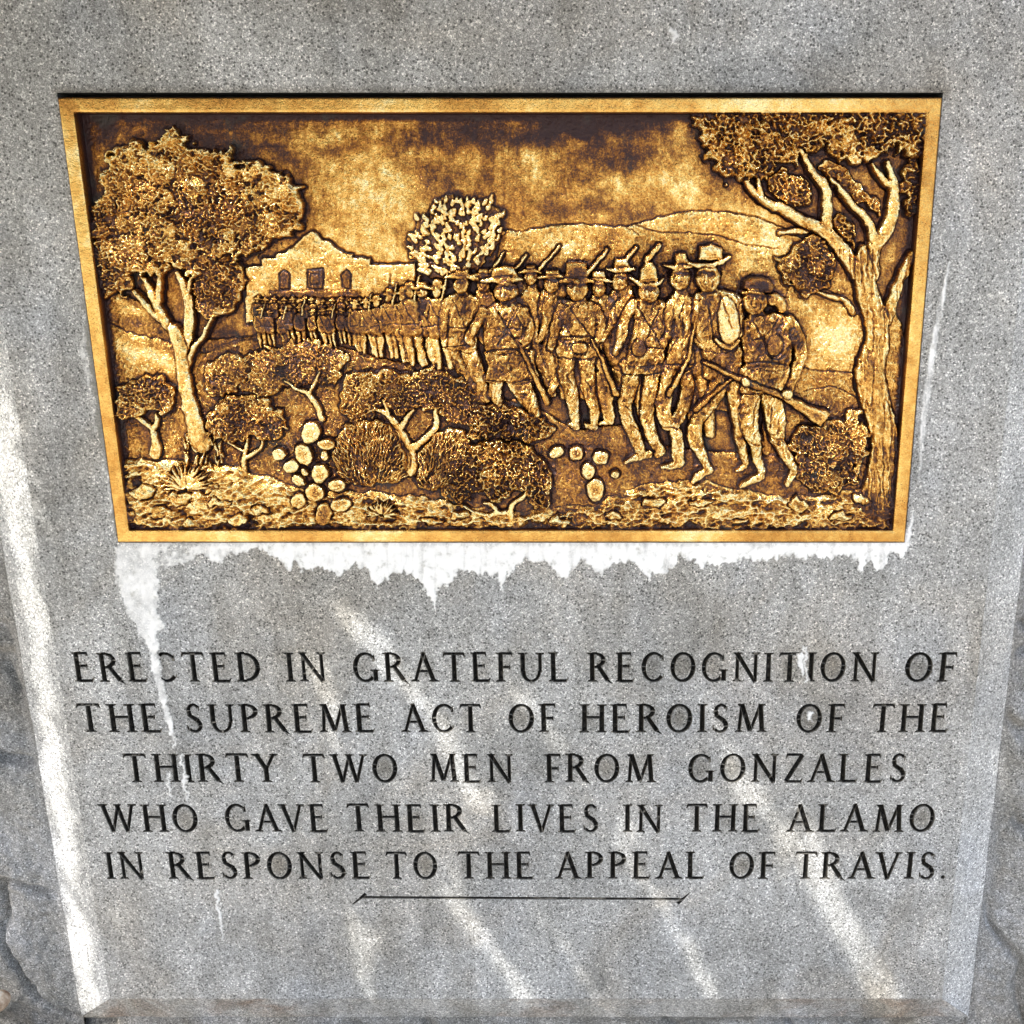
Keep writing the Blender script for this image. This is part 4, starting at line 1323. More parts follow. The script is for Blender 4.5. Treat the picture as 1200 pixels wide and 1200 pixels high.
# the leader in the cap
m1 = marcher([('s', [(884, 515), (887, 534), (893, 552)], [7.5, 6.5, 5], 0, 6, .42), ('s', [(868, 569), (880, 564), (892, 557)], [2.2, 3.8, 4.8], .8, 4, .42),
         ('s', [(910, 515), (920, 532), (930, 548)], [7.5, 6.5, 5], 0, 6, .35), ('s', [(930, 550), (927, 560), (922, 567)], [5, 4, 2.6], .8, 4, .45),
         ('s', [(880, 466), (877, 490), (883, 514)], [11, 11.5, 9], .6, 6.5, .38), ('s', [(904, 466), (908, 490), (911, 510)], [12, 12, 9], .6, 6.5, .30),
         ('c', [(893, 470), (893, 500), (896, 518)], 2.2, 2.6), ('c', [(884, 472), (882, 498)], 1.4, 1.4), ('c', [(904, 476), (901, 506)], 1.4, 1.4), ('c', [(875, 517), (890, 522)], 1.5, 1.4), ('c', [(900, 512), (918, 514)], 1.5, 1.4),
         ('p', [(871, 428), (920, 426), (924, 444), (921, 463), (896, 461), (870, 463), (868, 446)], .8, 6.5, 10, .15),
         ('p', [(872, 376), (886, 370), (905, 366), (922, 372), (930, 388), (928, 410), (922, 430), (896, 432), (873, 428), (870, 400)], 1.4, 7.5, 14, -.02),
         ('s', [(924, 378), (934, 394), (938, 412), (932, 436), (923, 458)], [8.5, 8, 7, 6, 5], 3, 5.5, -.16),
         ('c', [(880, 374), (894, 400), (904, 422)], 1.6, 1.6), ('c', [(912, 372), (896, 392), (880, 398)], 1.4, 1.4), ('c', [(872, 425), (896, 423), (918, 426)], 1.7, 1.9), ('c', [(870, 462), (896, 460), (918, 462)], 1.6, 1.8), ('c', [(893, 392), (897, 412), (908, 421), (918, 416)], 1.6, 1.8),
         ('e', 907, 404, 9.5, 12, 7.5, 3, 'pouch', 10, -.05), ('cloth', 1.3, 7, 11),
         ('s', [(900, 350), (912, 352), (916, 362)], [7, 7, 5], 2, 4, -.2),
         ('h', 884, 352, 14, 17, 3.4, .05, -.3), ('hat', [(870, 338), (871, 328), (882, 325), (900, 326), (906, 336), (904, 342), (886, 343)], ([(869, 342), (880, 344), (893, 343)], [1.6, 2.4, 2]), 4.4, -.40),
         ], 10.6, 'leading marcher in a flat cap, long rifle held across the body')
rp = piece('rifle', m1)
S([(824, 423), (850, 436), (880, 449), (915, 463)], [1.8, 2.6, 3.2, 3.6], 18.2, 3.2, rp, -.42, sm=False, gd=1.6, dark=.8)
P([(915, 459), (936, 470), (974, 484), (960, 499), (930, 477), (914, 467)], 15.0, 3.2, 5, rp, -.22, sm=False, gd=1.6, dark=.8)
E(921, 461, 6.5, 6, 19.5, 3.4, m1, 0, .15)
for k in range(3):
    C([(917 + k * 3, 457 + k), (916 + k * 3, 466 + k)], 0.8, 1, sm=False)
E(873, 446, 5, 4.5, 20.0, 2.8, m1, 30, .15)

# --- ground under the marchers: a worn track, then broken earth
track = piece('track_relief')


def slope_piece(pts, base0, base1, y0, y1, pid, tone, rnd=8):
    pts2 = spline(pts, True, 4)
    xs, ys = [p[0] for p in pts2], [p[1] for p in pts2]
    w = win(min(xs), min(ys), max(xs), max(ys))
    sd = poly_sdf(PX[w], PY[w], pts2)
    b_ = base0 + (base1 - base0) * np.clip((PY[w] - y0) / (y1 - y0), 0, 1)
    k = np.clip(-sd / rnd, 0, 1)
    isf = L[w] >= MARCH0
    sd = np.where(isf, np.maximum(sd, 0.01 + 9), sd)
    put(w, sd, (b_ * (0.5 + 0.5 * np.sqrt(1 - (1 - k) ** 2))).astype(np.float32), pid, tone, 2.0, .5, .3)


MARCH0 = 10 ** 9
_lab = [i for i, p_ in enumerate(PIECES) if p_[0] in ('marcher_relief', 'hat', 'rifle', 'canteen', 'pouch', 'long_bag', 'cartridge_box')]
ismarch = np.isin(L, _lab)
sv = (H[ismarch].copy(), L[ismarch].copy(), DK[ismarch].copy(), TONE[ismarch].copy())
slope_piece([(600, 470), (650, 492), (680, 505), (730, 500), (760, 520), (830, 530), (950, 540), (1060, 560), (1070, 640), (560, 640), (580, 540)], 3.2, 6.5, 490, 600, track, -.02)
scrub = piece('ground_cover_relief')
slope_piece([(235, 420), (280, 400), (340, 398), (400, 408), (460, 425), (530, 432), (590, 470), (640, 500), (640, 640), (150, 640), (180, 560), (215, 520), (225, 470)], 3.0, 5.0, 400, 560, scrub, .0)
H[ismarch], L[ismarch], DK[ismarch], TONE[ismarch] = sv


# --- scrub texture
def scatter_ticks(pid, box, n_, ln=(2, 6), seed=1, ang=None, tone=.15, r=.8, h=1.0, hb=.3):
    r_ = np.random.default_rng(seed)
    for _ in range(n_):
        x, y = r_.uniform(box[0], box[2]), r_.uniform(box[1], box[3])
        j = int(np.searchsorted(ROWY, y))
        if j >= NZ or j < 1:
            continue
        i = int(np.searchsorted(PX[j], x))
        if i >= NX or L[j, i] != pid:
            continue
        a = r_.uniform(0, math.pi) if ang is None else r_.normal(ang, .5)
        l_ = r_.uniform(*ln)
        w = win(x - l_, y - l_, x + l_, y + l_, 2)
        sd, pr = line_sdf(PX[w], PY[w], [(x, y), (x + l_ * math.cos(a), y + l_ * math.sin(a))], [r, r * .6])
        k = np.clip(1 - pr, 0, 1) * (L[w] == pid)
        H[w] += h * k
        TONE[w] += tone * k


scatter_ticks(scrub, (230, 400, 640, 560), 2400, seed=21, tone=.22)
scatter_ticks(track, (600, 480, 1060, 600), 260, seed=22, ang=0, h=.6)
scatter_ticks(field, (930, 430, 1010, 540), 260, seed=23)
scatter_ticks(lh, (100, 400, 240, 540), 500, seed=24)

# --- right-hand live oak
oak = piece('oak_relief', -1, 'large spreading oak at the right border of the relief')
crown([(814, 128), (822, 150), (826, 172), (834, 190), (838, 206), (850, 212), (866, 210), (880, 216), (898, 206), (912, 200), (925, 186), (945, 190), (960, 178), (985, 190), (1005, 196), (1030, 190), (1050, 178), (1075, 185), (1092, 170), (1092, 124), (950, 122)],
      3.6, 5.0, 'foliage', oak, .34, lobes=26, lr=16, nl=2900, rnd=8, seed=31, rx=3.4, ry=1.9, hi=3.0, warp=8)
for bx in ([(905, 205), (925, 200), (944, 210), (952, 235), (938, 242), (916, 232), (900, 220)], [(966, 195), (990, 196), (1010, 214), (1030, 232), (1034, 250), (1012, 240), (985, 226), (972, 216)],
           [(984, 246), (998, 256), (1006, 275), (1004, 296), (992, 284), (984, 266)], [(1062, 185), (1080, 190), (1078, 240), (1068, 250), (1060, 220)]):
    crown(bx, 2.6, 2.2, 'foliage', oak, .05, lobes=3, lr=9, nl=260, rnd=5, seed=int(bx[0][0]), rx=3.2, ry=1.7, hi=2.2, warp=5)
cl = crown([(914, 318), (916, 302), (928, 298), (936, 284), (950, 274), (966, 280), (976, 296), (980, 316), (974, 332), (958, 340), (948, 352), (941, 346), (932, 332), (922, 328)], 4.0, 3.4, 'foliage', oak, .08, lobes=7, lr=12, nl=520, rnd=9, seed=36, hi=2.4, rx=2.6, ry=1.4, warp=4)
S([(1002, 366), (990, 352), (974, 348), (958, 342)], [4, 3, 2.4, 1.6], 4, 3.5, oak, .05)
S([(946, 270), (930, 271), (915, 273)], [4, 3.4, 2.6], 3.5, 3.2, oak, .1)
for pts, rad in (([(1009, 322), (992, 298), (978, 281), (962, 267), (940, 258), (921, 246), (900, 237), (884, 224), (876, 213)], [10, 8.5, 8, 7.5, 6.5, 6, 5, 4.5, 3]),
                 ([(969, 266), (970, 245), (968, 219), (955, 203), (939, 176)], [7, 6, 5.5, 4.6, 3.2]),
                 ([(893, 233), (891, 220), (888, 210)], [4, 3.2, 2.2]),
                 ([(1022, 322), (1026, 290), (1041, 268), (1048, 245), (1049, 219), (1041, 190)], [10, 8.5, 8, 7, 6, 3.4]),
                 ([(1025, 280), (1017, 256), (1001, 242), (988, 224), (975, 210)], [5.5, 4.6, 4, 3.4, 2.4]),
                 ([(1043, 216), (1032, 206), (1023, 192)], [4.4, 3.4, 2.4]),
                 ([(1040, 375), (1050, 345), (1060, 320), (1070, 298)], [7.5, 6.5, 5.6, 4.2])):
    S(pts, rad, 6.2, 5.0, oak, .14, groove=3.4, gd=1.8, dark=.8)
S([(1012, 290), (1013, 314), (1017, 342), (1027, 372), (1030, 402), (1021, 438), (1028, 475), (1037, 510), (1036, 550), (1029, 590)], [4, 10.5, 13, 13.5, 13.5, 17, 17, 16, 16.5, 22], 6.0, 7.0, oak, .14, groove=3.6, gd=2, dark=.85)
E(1010, 438, 7, 13, 8, 3.5, oak, 10, .25)
w = win(990, 300, 1070, 590)
mk = L[w] == oak
H[w] -= 1.8 * np.clip(1 - np.abs(fbm(PX[w] * 2.4, PY[w] * .42, 16, 140, 3)) * 4, 0, 1) * mk
H[w] += .7 * fbm(PX[w] * 2, PY[w] * .6, 6, 141, 3) * mk

# --- left pecan
pec = piece('tree_relief', -1, 'tall pale-trunked tree with a broad crown at the left border of the relief')
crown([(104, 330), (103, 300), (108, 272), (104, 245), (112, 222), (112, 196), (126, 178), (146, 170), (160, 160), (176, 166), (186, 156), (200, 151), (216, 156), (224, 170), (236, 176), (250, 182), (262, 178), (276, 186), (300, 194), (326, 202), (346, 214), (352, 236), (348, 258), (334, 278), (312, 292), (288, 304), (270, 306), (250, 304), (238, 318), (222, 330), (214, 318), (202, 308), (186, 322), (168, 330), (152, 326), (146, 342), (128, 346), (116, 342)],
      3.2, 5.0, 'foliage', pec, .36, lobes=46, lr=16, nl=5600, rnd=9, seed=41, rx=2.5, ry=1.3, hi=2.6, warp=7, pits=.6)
crown([(226, 330), (232, 312), (248, 302), (266, 300), (280, 312), (283, 334), (276, 354), (262, 368), (244, 374), (230, 366), (224, 350)], 4.4, 3.4, 'foliage', pec, .06, lobes=7, lr=12, nl=800, rnd=9, seed=43, hi=2.0, rx=2.0, ry=1.1, warp=3)
for pts, rad in (([(203, 392), (190, 377), (172, 361), (155, 341)], [5.5, 4.6, 3.6, 2.4]), ([(192, 376), (180, 354), (168, 327)], [5, 4.4, 3]), ([(183, 356), (184, 338), (186, 320)], [4, 3.6, 2.6]),
                 ([(214, 410), (219, 388), (220, 364), (216, 342), (207, 320)], [6.5, 6, 6, 5, 3]), ([(217, 350), (220, 338), (223, 326)], [3.5, 3, 2.2]), ([(217, 430), (226, 408), (238, 392), (247, 372)], [4, 3, 2.6, 1.8])):
    S(pts, rad, 6.2, 4.2, pec, .24, groove=3.0, gd=1.5, dark=.85)
S([(201, 388), (209, 408), (213, 438), (220, 474), (229, 506), (234, 520)], [7.5, 8, 8, 9, 10.5, 12], 6.4, 5.4, pec, .30, groove=3.2, gd=1.6, dark=.85)

# --- small trees and brush
sc = piece('brush_relief', -1, 'mass of low brush in the middle ground of the relief')
crown([(238, 440), (246, 424), (270, 416), (300, 408), (330, 404), (360, 404), (392, 410), (404, 424), (398, 444), (376, 452), (362, 446), (348, 458), (326, 462), (300, 468), (280, 460), (258, 470), (240, 462)], 4.4, 2.4, 'foliage', sc, .06, lobes=16, lr=16, nl=1900, rnd=10, seed=51, hi=1.6, rx=2.2, ry=1.1, warp=6, pits=.35)
S([(376, 492), (370, 476), (360, 462), (347, 457), (333, 447)], [3.5, 3.2, 2.8, 2.2, 1.4], 7, 3, sc, .2)
S([(361, 462), (368, 450), (374, 436)], [2.6, 2.2, 1.4], 7, 3, sc, .1)


def small_tree(pts, trunk, seed, tone=.10, base=5.4, nl=900, hi=1.9, pits=.4, label=None, ttone=.28, rx=2.2, ry=1.2, th=3.2):
    tr = piece('small_tree_relief', -1, label)
    crown(pts, base, 3.2, 'foliage', tr, tone, lobes=8, lr=13, nl=nl, rnd=9, seed=seed, hi=hi, rx=rx, ry=ry, warp=4, pits=pits)
    for p_, r_ in trunk:
        S(p_, r_, base + .6, th, tr, ttone, groove=2.6, gd=1.4, dark=.8)
    return tr


small_tree([(135, 480), (134, 458), (146, 446), (160, 446), (172, 440), (190, 442), (203, 456), (203, 472), (194, 486), (176, 480), (160, 490), (146, 492)], [([(180, 532), (179, 514), (172, 500), (154, 486)], [7, 4.4, 3.2, 1.8]), ([(176, 506), (182, 496), (181, 486)], [3, 2.6, 1.8])], 61, .02)
small_tree([(240, 494), (246, 478), (264, 468), (284, 464), (304, 466), (322, 474), (332, 490), (330, 508), (318, 516), (296, 512), (276, 518), (256, 514), (242, 508)],
           [([(285, 556), (284, 538), (289, 516)], [4, 3.2, 2.2]), ([(285, 538), (304, 527), (308, 512)], [2.8, 2.4, 1.8]), ([(284, 530), (275, 524), (267, 519)], [2, 1.6, 1.2])], 62, .12)
small_tree([(398, 462), (404, 446), (424, 438), (450, 434), (480, 436), (510, 432), (538, 442), (560, 456), (566, 478), (556, 496), (530, 500), (510, 486), (490, 480), (470, 488), (446, 478), (430, 492), (410, 496), (400, 482)],
           [([(481, 552), (480, 530), (467, 506), (454, 487), (438, 480)], [8, 6.5, 5, 3.6, 2]), ([(466, 505), (474, 494), (483, 482)], [4.4, 3.6, 2.4]), ([(482, 526), (500, 513), (511, 498), (509, 480)], [4.6, 4.4, 4, 2.6]), ([(456, 489), (452, 478), (448, 470)], [3, 2.4, 1.6])], 63, .08, nl=2000, hi=2.2)
b1 = piece('bush_relief', -1, 'rounded stippled bush in the lower middle of the relief')
crown([(390, 540), (392, 518), (404, 500), (424, 492), (446, 494), (464, 506), (474, 524), (478, 545), (470, 562), (440, 570), (410, 566), (396, 558)], 5.6, 4.2, 'foliage', b1, .12, lobes=5, lr=16, nl=1500, rnd=18, seed=65, hi=2.2, rx=3.2, ry=.9, warp=3, pits=.15, fan=(436, 590))
b2 = piece('bush_relief', -1, 'spiky bush right of the round bush in the relief')
crown([(486, 560), (492, 530), (506, 512), (524, 502), (545, 506), (550, 530), (540, 556), (520, 574), (496, 574)], 5.4, 3.6, 'foliage', b2, .10, lobes=5, lr=12, nl=900, rnd=10, seed=66, hi=2.2, rx=3.6, ry=.9, warp=3, pits=.2, fan=(505, 585))
crown([(546, 486), (562, 474), (584, 478), (606, 482), (626, 492), (646, 500), (642, 514), (620, 518), (596, 514), (572, 516), (552, 508)], 6.5, 3.6, 'brush_relief', -1, .0, lobes=8, lr=11, nl=1000, rnd=8, seed=67, hi=2.6, rx=2.8, ry=1.5, warp=4)
small_tree([(520, 560), (524, 534), (540, 522), (562, 520), (584, 514), (606, 520), (626, 528), (642, 546), (648, 572), (640, 596), (624, 598), (616, 580), (600, 576), (584, 590), (566, 578), (550, 586), (536, 594), (522, 584)],
           [([(604, 624), (596, 603), (584, 602), (574, 592), (566, 590)], [5, 4, 3, 2.4, 1.6]), ([(584, 602), (572, 604), (556, 602), (543, 594)], [3, 2.6, 2.2, 1.4]), ([(597, 604), (600, 592), (612, 584), (618, 572)], [4, 3.4, 3, 2])], 68, .16, base=6.8, nl=2100, hi=2.8, rx=2.8, ry=1.4)
b3 = piece('bush_relief', -1, 'feathery bush between the rifle butt and the oak trunk')
crown([(930, 540), (928, 515), (940, 500), (960, 498), (985, 496), (1004, 480), (1016, 500), (1018, 530), (1010, 555), (990, 580), (968, 582), (950, 570), (936, 560)], 5.4, 3.4, 'foliage', b3, .08, lobes=9, lr=13, nl=1300, rnd=8, seed=69, hi=2.2, rx=3.2, ry=1.0, warp=7, pits=.6)

# --- broken earth along the lower border
earth = piece('earth_relief')
w = win(95, 500, 1090, 640)
x, y = PX[w], PY[w]
top_edge = np.interp(x, [100, 150, 185, 230, 270, 300, 330, 360, 420, 470, 520, 560, 600, 650, 700, 760, 830, 880, 930, 980, 1040, 1090], [538, 538, 540, 545, 548, 556, 566, 580, 578, 582, 588, 596, 602, 596, 592, 566, 566, 578, 584, 580, 574, 572]) + 3 * vnoise(x, y, 9, 151)
sd = top_edge - y
rid = 1 - np.abs(fbm(x, y * 2.0 + 0.15 * x, 27, 152, 4, .6)) * 2.4
hh = 5.6 + np.clip(-sd, 0, 60) * 0.05 + 5.0 * np.clip(rid, -.6, 1) + 1.2 * fbm(x, y, 5, 153, 3)
kf = np.clip(-sd / 6, 0, 1)
put(w, np.where(hh > H[w], sd, 9), hh.astype(np.float32) * kf + (1 - kf) * np.minimum(hh, 6), earth, .36, 2, .8, .4)
m = L[w] == earth
DK[w] = np.maximum(DK[w], sstep(.15, -.5, rid) * .9 * m)
for a in [(1030, 600, 40, 22, -.55), (730, 600, 60, 14, -.25), (160, 575, 40, 20, .12), (900, 560, 60, 12, .1), (940, 605, 40, 12, .15), (640, 610, 40, 12, .0), (300, 580, 60, 14, .12), (780, 560, 80, 14, .05)]:
    tonepatch(*a)
for (cx_, cy_, rx_, ry_, rt) in [(167, 578, 17, 11, 0), (211, 584, 14, 8, 10), (188, 603, 15, 9, -30), (245, 573, 10, 6, 0), (280, 609, 12, 8, 0), (223, 615, 12, 7, 0), (305, 598, 9, 7, 20), (255, 590, 14, 6, -10), (150, 605, 8, 5, 0),
                                 (655, 612, 16, 7, 10), (720, 604, 13, 6, 0), (765, 590, 14, 7, 0), (860, 612, 16, 6, -10), (935, 592, 15, 9, 0), (985, 606, 14, 6, 20), (540, 604, 12, 6, 0), (505, 612, 12, 5, 0), (1010, 585, 12, 6, -20), (820, 590, 18, 5, 0)]:
    rk = piece('rock_relief')
    j = min(NZ, int(np.searchsorted(ROWY, cy_)))
    i = int(np.searchsorted(PX[j], cx_))
    rr_ = np.random.default_rng(int(cx_))
    pts = [(cx_ + rx_ * rr_.uniform(.72, 1.12) * math.cos(a_), cy_ + ry_ * rr_.uniform(.7, 1.15) * math.sin(a_)) for a_ in np.linspace(0, 6.28, 8)[:-1] + rt * .02]
    P(pts, H[j, i] + .2, 3.4, 6, rk, .30, sm=False, dark=.7, groove=2.5, gd=1.5, warp=3.5)
    w = win(cx_ - rx_, cy_ - ry_, cx_ + rx_, cy_ + ry_)
    H[w] += 3.4 * fbm(PX[w], PY[w] * 1.5, 10, 160, 4) * (L[w] == rk)

# root skirt of grass
gs = piece('grass_tuft_relief')
for k in range(46):
    x = random.uniform(214, 262)
    y = random.uniform(512, 548)
    S([(x, y), (x + random.uniform(-5, 5), y - random.uniform(5, 11))], [1.3, .6], 7.5 + random.random() * 2, 2.2, gs, .1, sm=False, groove=1.2, gd=.3, dark=.4)


def fan_plant(name, cx_, cy_, n_, l0, l1, a0, a1, base, tone, seed, label=None, r0=1.9):
    pid = piece(name, -1, label)
    r_ = random.Random(seed)
    order = list(range(n_))
    r_.shuffle(order)
    for k in order:
        a = R(a0 + (a1 - a0) * (k + r_.uniform(-.2, .2)) / (n_ - 1))
        l_ = r_.uniform(l0, l1)
        lf = piece('leaf', pid)
        S([(cx_ + 3 * math.cos(a), cy_ + 3 * math.sin(a)), (cx_ + l_ * .55 * math.cos(a), cy_ + l_ * .55 * math.sin(a)), (cx_ + l_ * math.cos(a), cy_ + l_ * math.sin(a) + 1)], [r0, r0 * 1.15, .5], base + r_.random() * 1.6, 3.0, lf, tone, groove=1.8, gd=1.2, dark=.8)
    return pid


fan_plant('agave_relief', 218, 573, 17, 24, 33, -178, -4, 9.5, .38, 3, 'spiky agave rosette at the foot of the left tree')
fan_plant('yucca_relief', 447, 604, 19, 14, 21, -185, 5, 10, .30, 4, 'small yucca on the lower border of the relief', 1.2)


def pear(pads, base, label):
    pid = piece('prickly_pear_relief', -1, label)
    order = sorted(pads, key=lambda p_: -p_[1])
    for (cx_, cy_, rx_, ry_, rt, tn) in order[::-1] if False else order:
        pd = piece('cactus_pad', pid)
        dz = random.uniform(0, 1.6)
        E(cx_, cy_, rx_, ry_, base + dz, 3.0, pd, rt, tn, groove=2.6, gd=1.6, dark=.7, pw=5.0)
    for (cx_, cy_, rx_, ry_, rt, tn) in pads:
        for _ in range(5):
            a, q_ = random.uniform(0, 6.28), random.uniform(.1, .75)
            w = win(cx_ - 12, cy_ - 12, cx_ + 12, cy_ + 12)
            d = np.hypot(PX[w] - cx_ - rx_ * q_ * math.cos(a), PY[w] - cy_ - ry_ * q_ * math.sin(a))
            H[w] += 1.1 * np.clip(1 - d / 1.6, 0, 1)
            DK[w] = np.maximum(DK[w], .5 * np.clip(1 - np.abs(d - 1.8) / 1.0, 0, 1))


HI, LO = .48, .02
pear([(364, 507, 10.5, 13, 10, HI), (382, 521, 10, 6.5, 10, LO), (380, 534, 4.5, 6.5, 0, .4), (356, 533, 10, 13, -28, HI), (327, 532, 7.8, 7, 0, HI - .1), (341, 547, 9, 8.2, 0, HI), (375, 555, 10, 11, 0, HI - .1), (357, 554, 6, 3.6, 35, .4),
      (350, 563, 8.4, 5.4, 35, .4), (369, 577, 12, 10, 35, LO + .1), (395, 569, 10.8, 7.4, 0, .25), (350, 587, 9, 8.6, 0, HI - .1), (400, 591, 12.6, 8, -10, .25), (379, 603, 9.6, 13.5, 10, LO)], 9.6,
     'tall prickly pear with fourteen pads left of the round bush')
pear([(652, 531, 9.4, 7, -15, HI), (675, 532, 8, 8.6, 0, .2), (704, 537, 9.2, 8.4, 0, HI - .15), (689, 552, 8.2, 9.4, 0, HI), (697.5, 575, 10, 14, -5, .25), (721, 556, 5, 4.6, 0, .3)], 8.0,
     'small prickly pear with six pads beside the track under the marchers')

# --- frame rails
frame_id = piece('frame')
# widths are constant on the plaque itself
fw = 0.0200
dl, dr_, dt, db = GX - PXL, PXR - GX, PZT - GZ, GZ - PZB
dd = np.minimum(np.minimum(dl, dr_), np.minimum(dt, db))
wob = 0.0
inf = dd + wob < fw
FH = 15.0
prof = FH - 1.2 * np.clip(1 - dd / 0.003, 0, 1) ** 2 * 2 - 0.9 * sstep(fw - 0.0045, fw, dd) + .22 * fbm(PX, PY, 24, 172, 4) + .12 * fbm(PX, PY, 4, 173, 2)
H[inf] = prof[inf]
L[inf] = frame_id
TONE[inf] = (0.34 + .26 * fbm(PX, PY, 90, 174, 4) + .08 * fbm(PX, PY, 9, 175, 3) - .30 * sstep(.0028, 0, dd) * RING - .25 * np.exp(-np.abs(dl - dt) / .02) * (dl < .03))[inf]
DK[inf] = (sstep(fw - .0012, fw, dd) * .15)[inf]
inner = (~inf) & (dd < fw + 0.0095)
kk = np.clip(1 - (dd - fw) / 0.0095, 0, 1)
kk = kk * np.where(db < fw + .0095, .8, 1.0)
DK[inner] = np.maximum(DK, .95 * kk)[inner]  # dark band paints the frame's shade onto the relief


# ---- patina and painted shade: dark in hollows, rubbed bright on high places
def blur(a, r):
    for ax in (0, 1):
        for _ in range(2):
            pad = [(0, 0), (0, 0)]
            pad[ax] = (r + 1, r)
            c_ = np.cumsum(np.pad(a, pad, mode='edge'), axis=ax, dtype=np.float64)
            n_ = 2 * r + 1
            a = ((c_[n_:] - c_[:-n_]) if ax == 0 else (c_[:, n_:] - c_[:, :-n_])) / n_
    return a.astype(np.float32)


H -= 0.8 * (np.abs(vnoise(PX, PY, 5.0, 195)) + .5 * np.abs(vnoise(PX, PY, 2.6, 196)) - .5) * (L != frame_id) * np.where(L == 0, .3, 1.0)
H += (0.55 * fbm(PX, PY, 5.5, 190, 3) + 0.45 * fbm(PX * 1.3, PY * .8, 2.6, 193, 2)) * (L != frame_id) * np.where(L == 0, .35, 1.0)
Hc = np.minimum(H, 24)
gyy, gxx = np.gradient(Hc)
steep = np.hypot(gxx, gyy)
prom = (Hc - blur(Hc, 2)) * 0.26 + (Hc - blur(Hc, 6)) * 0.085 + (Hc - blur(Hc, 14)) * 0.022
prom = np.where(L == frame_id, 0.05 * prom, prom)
WEAR_SHADE = 0.37 + TONE + np.clip(prom, -.8, .6) - DK * 0.62 - np.clip(steep - 1.2, 0, 3) * 0.10 * (L != frame_id)
WEAR_SHADE = np.clip(WEAR_SHADE + (0.20 * 1.3 * fbm(PX, PY, 15, 181, 4) + 0.10 * fbm(PX, PY, 3.5, 185, 2)) * (1 - 0.7 * (L == frame_id)), -0.2, 0.97)

MM = 0.00145
plaque = empty('bronze_plaque', 'golden bronze relief plaque of marching men, set in the granite above the inscription', 'plaque', ((PXL + PXR) / 2, 0.0, PZB))
PO = tuple(plaque.location)
FACE_Y = 0.0165          # sky sheet lies this far behind the stone face, the frame stands just proud of it
YY = FACE_Y - H * MM
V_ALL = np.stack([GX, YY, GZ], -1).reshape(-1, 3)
W_ALL = WEAR_SHADE.reshape(-1)
cell = L[:-1, :-1]
order = np.argsort(cell.ravel(), kind='stable')
labs = cell.ravel()[order]
starts = np.searchsorted(labs, np.arange(len(PIECES) + 1))
qj, qi = np.divmod(order, NX)
a_all = qj * (NX + 1) + qi
# smooth normals shared over the whole casting
nx_ = np.gradient(YY, UX, axis=1)
nz_ = np.gradient(YY, UZ, axis=0)
objs = {}


def build(pid):
    if pid in objs:
        return objs[pid]
    nm, par, lab = PIECES[pid]
    s, e = starts[pid], starts[pid + 1]
    if par >= 0:
        pr = build(par)
    else:
        pr = plaque
    if e - s < 6:
        objs[pid] = pr
        return pr
    a = a_all[s:e]
    ff = np.stack([a, a + NX + 1, a + NX + 2, a + 1], -1)
    u, inv = np.unique(ff, return_inverse=True)
    o_ = mesh_obj({'sky_ground': 'sky_field'}.get(nm, nm), V_ALL[u], inv.reshape(-1, 4), M_BRONZE, pr, PO, smooth=True, attrs={'wear_shade': W_ALL[u], 'plain': np.full(len(u), 1.0 if nm == 'frame' else 0.0)}, label=lab)
    nr = np.stack([nx_.ravel()[u], np.full(len(u), -1.0), nz_.ravel()[u]], -1)
    nr = nr / np.linalg.norm(nr, axis=1)[:, None]
    nr[:, 0] *= 1
    o_.data.normals_split_custom_set_from_vertices(nr.tolist())
    objs[pid] = o_
    return o_


for k in range(len(PIECES)):
    build(k)
# cast body behind the relief
bd = 0.034
fy = FACE_Y - (FH - 2.4) * MM + 0.0002
q = [(PXL, PZB), (PXR, PZB), (PXR, PZT), (PXL, PZT)]
vv = [(x_, fy - .001, z_) for x_, z_ in q] + [(x_, bd, z_) for x_, z_ in q]
mesh_obj('plate_edge', vv, [(0, 4, 5, 1), (1, 5, 6, 2), (2, 6, 7, 3), (3, 7, 4, 0), (7, 6, 5, 4)], M_BRONZE, plaque, PO, attrs={'wear_shade': np.full(8, .1)})

# ------------------------------------------------------------------ the oak bough overhead that dapples the light
U = SUN.cross(Vector((0, 1, 0))).normalized()
Vv = SUN.cross(U).normalized()
ctr = Vector(pl(620, 640)) - SUN * 1.9
bough = empty('leafy_bough', 'leafy oak bough reaching overhead in front of the monument', 'tree branch', tuple(ctr))
GAPS = [([(408, 722), (440, 762), (480, 806)], 15), ([(480, 806), (520, 858), (556, 930)], 13), ([(535, 1052), (570, 1105), (612, 1168)], 15), ([(885, 935), (925, 985), (962, 1030)], 13), ([(955, 1020), (990, 1080), (1040, 1170)], 24),
        ([(770, 1050), (800, 1100), (835, 1165)], 11), ([(412, 1065), (426, 1115), (436, 1172)], 10), ([(655, 1090), (675, 1130), (695, 1170)], 7), ([(360, 780), (385, 830), (400, 880)], 8), ([(600, 800), (640, 850), (670, 900)], 8), ([(830, 830), (850, 870), (880, 930)], 9),
        ([(-16, 470), (0, 560), (14, 640), (38, 800), (62, 1000), (88, 1175)], 21), ([(730, 990), (760, 1040)], 9)]
gaps3 = []
for pts, r_ in GAPS:
    for i in range(len(pts) - 1):
        for s in (0, .25, .5, .75):
            gaps3.append((Vector(pl(pts[i][0] * (1 - s) + pts[i + 1][0] * s, pts[i][1] * (1 - s) + pts[i + 1][1] * s)), r_ * 0.00125))
    gaps3.append((Vector(pl(*pts[-1])), r_ * 0.00125))
gp = np.array([((p_ - ctr).dot(U), (p_ - ctr).dot(Vv)) for p_, r_ in gaps3])
grr = np.array([r_ for p_, r_ in gaps3])
r_ = np.random.default_rng(77)
lv, lf = [], []


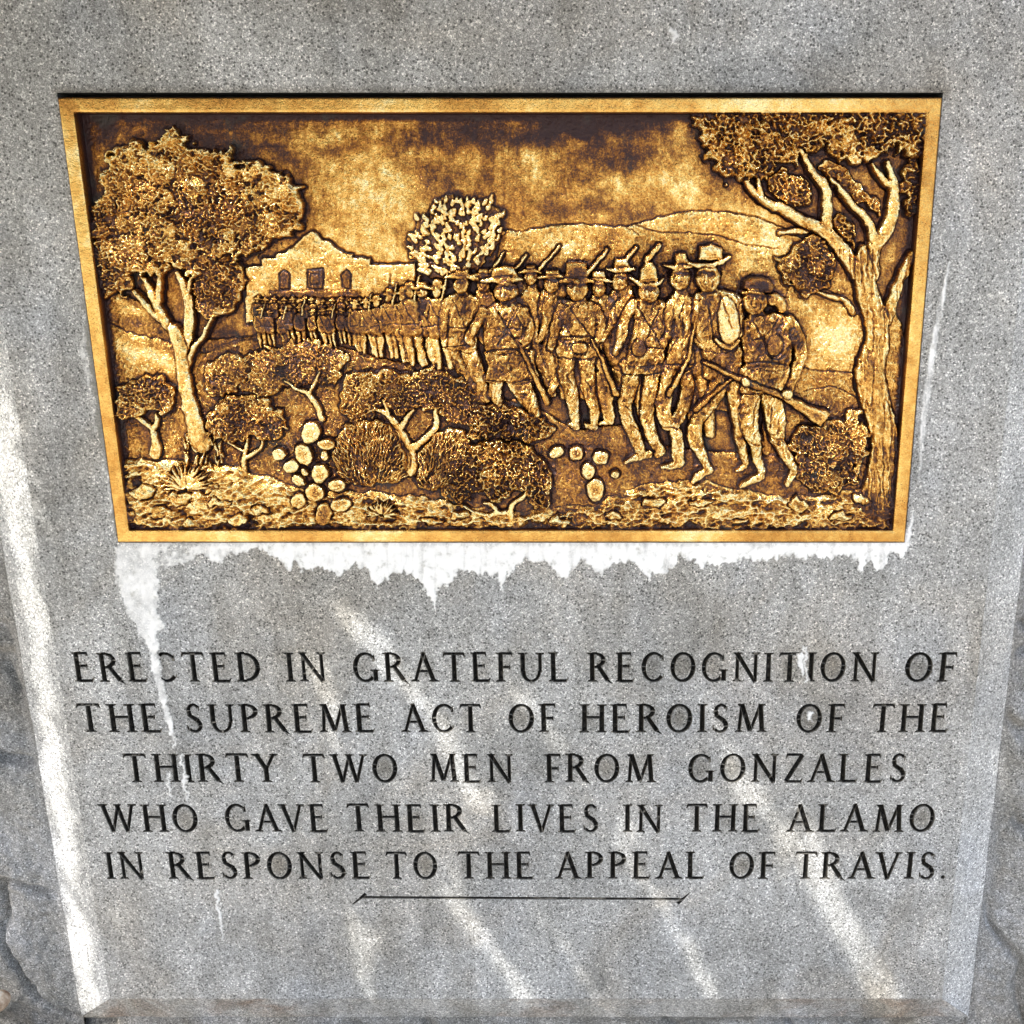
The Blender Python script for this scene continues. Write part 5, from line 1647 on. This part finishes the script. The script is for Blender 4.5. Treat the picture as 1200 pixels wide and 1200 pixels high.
def onface(a_, b_):
    p_ = ctr + U * a_ + Vv * b_
    k_ = -p_.y / SUN.y
    return p_.x + SUN.x * k_, p_.z + SUN.z * k_


for it_ in range(58000):
    a_, b_, c_ = r_.uniform(-1.25, 1.15), r_.uniform(-1.2, 1.2), r_.uniform(-0.12, 0.12)
    sz = r_.uniform(0.018, 0.034)
    if np.any(np.hypot(gp[:, 0] - a_, (gp[:, 1] - b_)) < grr * .85 + sz * .32):
        continue
    hx, hz = onface(a_, b_)
    if it_ > 42000 and hz < 1.60:
        continue
    thin = PXL + .03 < hx < PXR - .03 and PZB + .06 < hz < PZT - .07
    if thin:
        if r_.random() > .62:
            continue
        sz *= .50
    cen = ctr + U * a_ + Vv * b_ + SUN * c_
    d1 = Vector(r_.normal(size=3)).normalized()
    nrm = (SUN + Vector(r_.normal(size=3)) * .45).normalized()
    d1 = (d1 - nrm * d1.dot(nrm)).normalized()
    d2 = nrm.cross(d1)
    b0_ = len(lv)
    for (s1, s2, s3) in ((-1, 0, 0), (-.3, .5, .08), (.5, .42, .05), (1, 0, -.1), (.5, -.42, .05), (-.3, -.5, .08)):
        lv.append(tuple(cen + d1 * (s1 * sz) + d2 * (s2 * sz) + nrm * (s3 * sz)))
    lf.append(tuple(range(b0_, b0_ + 6)))
fo = mesh_obj('foliage', lv, lf, M_LEAF, bough, tuple(ctr))
fo['kind'] = 'stuff'


def limb(a, b_, r0, r1, name='branch'):
    a, b_ = Vector(a), Vector(b_)
    vv, ff = [], []
    ns, nn = 8, 10
    ax = (b_ - a).normalized()
    s1 = ax.orthogonal().normalized()
    s2 = ax.cross(s1)
    for j in range(nn + 1):
        t_ = j / nn
        c_ = a.lerp(b_, t_) + s1 * 0.03 * math.sin(t_ * 5) + s2 * .02 * math.cos(t_ * 7)
        r__ = r0 + (r1 - r0) * t_
        for i in range(ns):
            an = 2 * math.pi * i / ns
            vv.append(tuple(c_ + s1 * math.cos(an) * r__ + s2 * math.sin(an) * r__))
    for j in range(nn):
        for i in range(ns):
            ff.append((j * ns + i, j * ns + (i + 1) % ns, (j + 1) * ns + (i + 1) % ns, (j + 1) * ns + i))
    return mesh_obj(name, vv, ff, M_BARK, bough, tuple(ctr), smooth=True)


o1 = ctr + U * -1.8 + Vv * 1.2
limb(o1, ctr + U * 0.2 + Vv * .95, .035, .02)
limb(ctr + U * 0.1 + Vv * .95, ctr + U * 1.3 + Vv * 1.1, .02, .008)
limb(ctr + U * -.9 + Vv * 1.05, ctr + U * -1.1 + Vv * -.9, .018, .005)
print('pieces', len(PIECES), 'leaves', len(lf), 'letters', n_letters)
